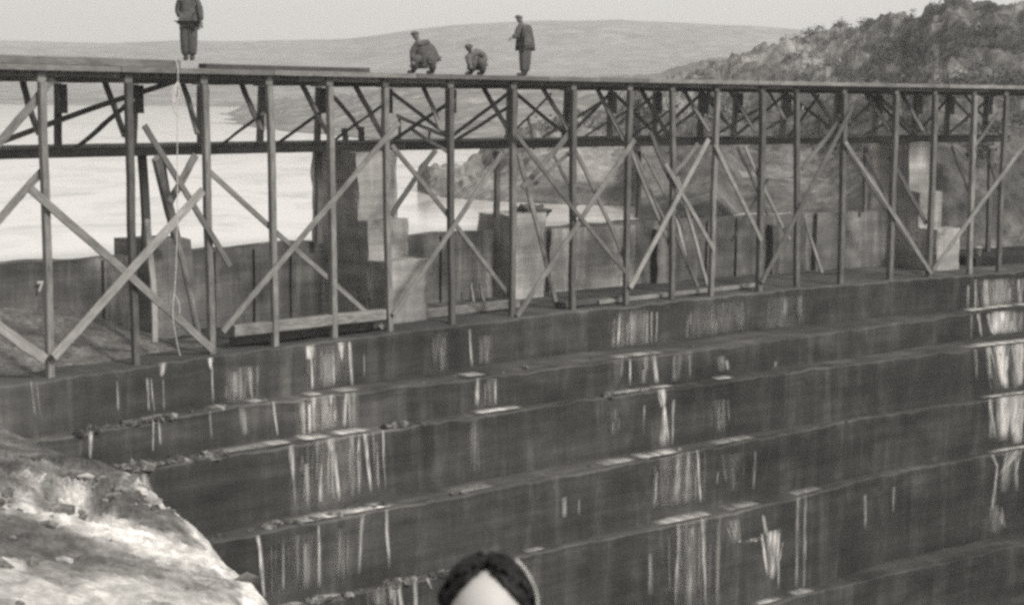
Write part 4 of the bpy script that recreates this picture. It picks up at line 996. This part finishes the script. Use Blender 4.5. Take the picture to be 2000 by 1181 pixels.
# the woman just below the camera: only the top of her head is in the picture
wy = 3.42
hc = hitd(953, 1193, wy)                                   # head centre
f = Fig(); hx, hy, hz = hc
f.j('pelvis', (hx, hy+.02, hz-.70), .14); f.j('waist', (hx, hy+.02, hz-.52), .115, 'pelvis'); f.j('chest', (hx, hy+.02, hz-.36), .14, 'waist'); f.j('neckb', (hx, hy+.02, hz-.2), .075, 'chest'); f.j('neck', (hx, hy+.01, hz-.14), .052, 'neckb')
f.j('jaw', (hx, hy-.015, hz-.085), .056, 'neck'); f.j('head', (hx, hy, hz), .088, 'jaw'); f.j('crown', (hx, hy+.005, hz+.06), .076, 'head'); f.j('nose', (hx-.008, hy-.118, hz-.035), .013, 'head')
for q, sd in ((-1, 'L'), (1, 'R')):
    f.j('ear'+sd, (hx+q*.083, hy+.005, hz-.02), .014, 'head')
    f.j('sh'+sd, (hx+q*.17, hy+.03, hz-.25), .055, 'chest'); f.j('el'+sd, (hx+q*.21, hy+.03, hz-.53), .04, 'sh'+sd); f.j('wr'+sd, (hx+q*.12, hy-.12, hz-.72), .026, 'el'+sd)
    f.j('pa'+sd, (hx+q*.09, hy-.15, hz-.76), (.034, .018), 'wr'+sd)
    for n_, o_ in enumerate((-.026, -.009, .009, .025)):
        f.j('fa%s%d' % (sd, n_), (hx+q*.07, hy-.17+o_*.4, hz-.80+o_*.5), .009, 'pa'+sd); f.j('fb%s%d' % (sd, n_), (hx+q*.045, hy-.175+o_*.4, hz-.83+o_*.5), .008, 'fa%s%d' % (sd, n_))
    f.j('th'+sd, (hx+q*.085, hy-.185, hz-.745), .010, 'pa'+sd)
    f.j('hip'+sd, (hx+q*.09, hy+.03, hz-.78), .095, 'pelvis'); f.j('kn'+sd, (hx+q*.09, hy+.01, hz-1.12), .06, 'hip'+sd); f.j('an'+sd, (hx+q*.09, hy+.03, hz-1.46), .038, 'kn'+sd); f.j('toe'+sd, (hx+q*.1, hy-.12, hz-1.5), .032, 'an'+sd)
me = skin_mesh('person', f.V, f.E, f.R, 3); me.materials.append(M['face'])
for v in me.vertices:
    d = v.co-Vector((hx, hy+.008, hz-.005))
    if d.z > -.075 and abs(d.x) < .12 and -.11 < d.y < .13 and d.length > .01:
        q_ = math.sqrt((d.x/.084)**2+(d.y/.097)**2+(d.z/.103)**2)
        if not (d.y < -.085 and abs(d.x+.008) < .02 and d.z < -.015): v.co = Vector((hx, hy+.008, hz-.005))+d/q_
wm = bpy.data.objects.new('person', me); COL.objects.link(wm)
tag(wm, 'dark haired woman close below the camera, only her parted hair and pale forehead showing', 'person')
def ell(name, c, r, mat, parent, n=14):
    bm = bmesh.new(); bmesh.ops.create_uvsphere(bm, u_segments=n, v_segments=n//2+1, radius=1)
    for v in bm.verts: v.co = Vector(c)+Vector((v.co.x*r[0], v.co.y*r[1], v.co.z*r[2]))
    return from_bm(name, bm, M[mat], parent, True)
for q in (-1, 1): ell('eye', (hx+q*.031-.008, hy-.078, hz-.012), (.014, .010, .009), 'eye', wm)
ell('mouth', (hx-.006, hy-.082, hz-.082), (.024, .01, .008), 'lip', wm)
# hair: centre-parted, sweeping from the part down over the temples
bm = bmesh.new(); uv = bm.loops.layers.uv.get('UVMap') or bm.loops.layers.uv.new('UVMap'); cols_ = []
NA, NE = 96, 22
for i in range(NA+1):
    a = -180+360*i/NA; aa = abs(a-(-9))
    if aa > 180: aa = 360-aa
    el0 = 80-(math.sqrt(aa*aa+90)-9.5)*(1.28 if a < -9 else 1.16) if aa < 72 else max(-55, -10.8-(aa-72)*1.6)
    el0 += 4*noise.noise(Vector((a*.16, 3, 1)))+2*noise.noise(Vector((a*.6, 5, 1)))
    row = []
    for j in range(NE+1):
        e = math.radians(el0+(89-el0)*j/NE); ar = math.radians(a)
        wave = .003*math.sin(aa*.5+j*.8)+.004*noise.noise(Vector((a*.09, j*.35, 2)))+.006*noise.noise(Vector((a*.45+j*.12, j*.1, 7)))
        part = -.007*math.exp(-(aa/5)**2)*(1 if el0 > 0 else 0)
        th_ = .014*min(1, j/4+.3)
        rx, ry, rz = .087+th_, .098+th_, .104+th_
        row.append((bm.verts.new(Vector((hx+(rx+wave+part)*math.cos(e)*math.sin(ar), hy+.012-(ry+wave+part)*math.cos(e)*math.cos(ar), hz-.005+(rz+wave+part)*math.sin(e)))), (i/NA, j/NE)))
    cols_.append(row)
for a, b in zip(cols_, cols_[1:]):
    for j in range(NE):
        qs = (a[j], b[j], b[j+1], a[j+1]); fc = bm.faces.new([q[0] for q in qs])
        for lp, q in zip(fc.loops, qs): lp[uv].uv = q[1]
bmesh.ops.remove_doubles(bm, verts=bm.verts, dist=.0004)
bmesh.ops.recalc_face_normals(bm, faces=bm.faces)
ho = from_bm('hair', bm, M['hair'], wm, True)
sol = ho.modifiers.new('thick', 'SOLIDIFY'); sol.thickness = .010; sol.offset = -1
# rim light on the right side of her hair, added as a pale tube
rb_ = bpy.data.curves.new('hair_rim_light', 'CURVE'); rb_.dimensions = '3D'; rb_.bevel_depth = .0028; rb_.bevel_resolution = 2
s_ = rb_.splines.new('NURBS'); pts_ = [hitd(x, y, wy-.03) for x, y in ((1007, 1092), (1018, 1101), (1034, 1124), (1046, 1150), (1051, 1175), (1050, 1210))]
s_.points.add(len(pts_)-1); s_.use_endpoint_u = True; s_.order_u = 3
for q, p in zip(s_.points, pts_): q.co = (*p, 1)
rb_.materials.append(M['rope']); ro_ = bpy.data.objects.new('hair_rim_light', rb_); COL.objects.link(ro_); ro_ = to_mesh(ro_); ro_.parent = wm
# her coat
c = Fig(); c.j('waist', (hx, hy+.02, hz-.52), .15); c.j('chest', (hx, hy+.02, hz-.36), .165, 'waist'); c.j('hip', (hx, hy+.02, hz-.75), .19, 'waist'); c.j('hem', (hx, hy+.02, hz-1.15), .24, 'hip'); c.j('collar', (hx, hy+.02, hz-.22), .08, 'chest')
for q, sd in ((-1, 'L'), (1, 'R')):
    c.j('sh'+sd, (hx+q*.17, hy+.03, hz-.25), .075, 'chest'); c.j('el'+sd, (hx+q*.21, hy+.03, hz-.53), .06, 'sh'+sd); c.j('wr'+sd, (hx+q*.125, hy-.115, hz-.71), .045, 'el'+sd)
m2 = skin_mesh('coat', c.V, c.E, c.R); m2.materials.append(M['cloth']); link('coat', m2, wm)

# ------------------------------------------------------------------ the air
bm = bmesh.new(); bmesh.ops.create_cube(bm, size=1)
for v in bm.verts: v.co = Vector((v.co.x*3500, v.co.y*3500, -25 if v.co.z < 0 else 75))
me = bpy.data.meshes.new('haze'); bm.to_mesh(me); bm.free()
hm = bpy.data.materials.new('haze air'); hm.use_nodes = True; n = hm.node_tree; n.nodes.clear()
o_ = n.nodes.new('ShaderNodeOutputMaterial'); pv = n.nodes.new('ShaderNodeVolumePrincipled')
pv.inputs['Color'].default_value = (.97, .96, .94, 1); pv.inputs['Density'].default_value = .0006; pv.inputs['Anisotropy'].default_value = .2
n.links.new(pv.outputs[0], o_.inputs['Volume']); me.materials.append(hm)
struct(link('haze', me), 'stuff')
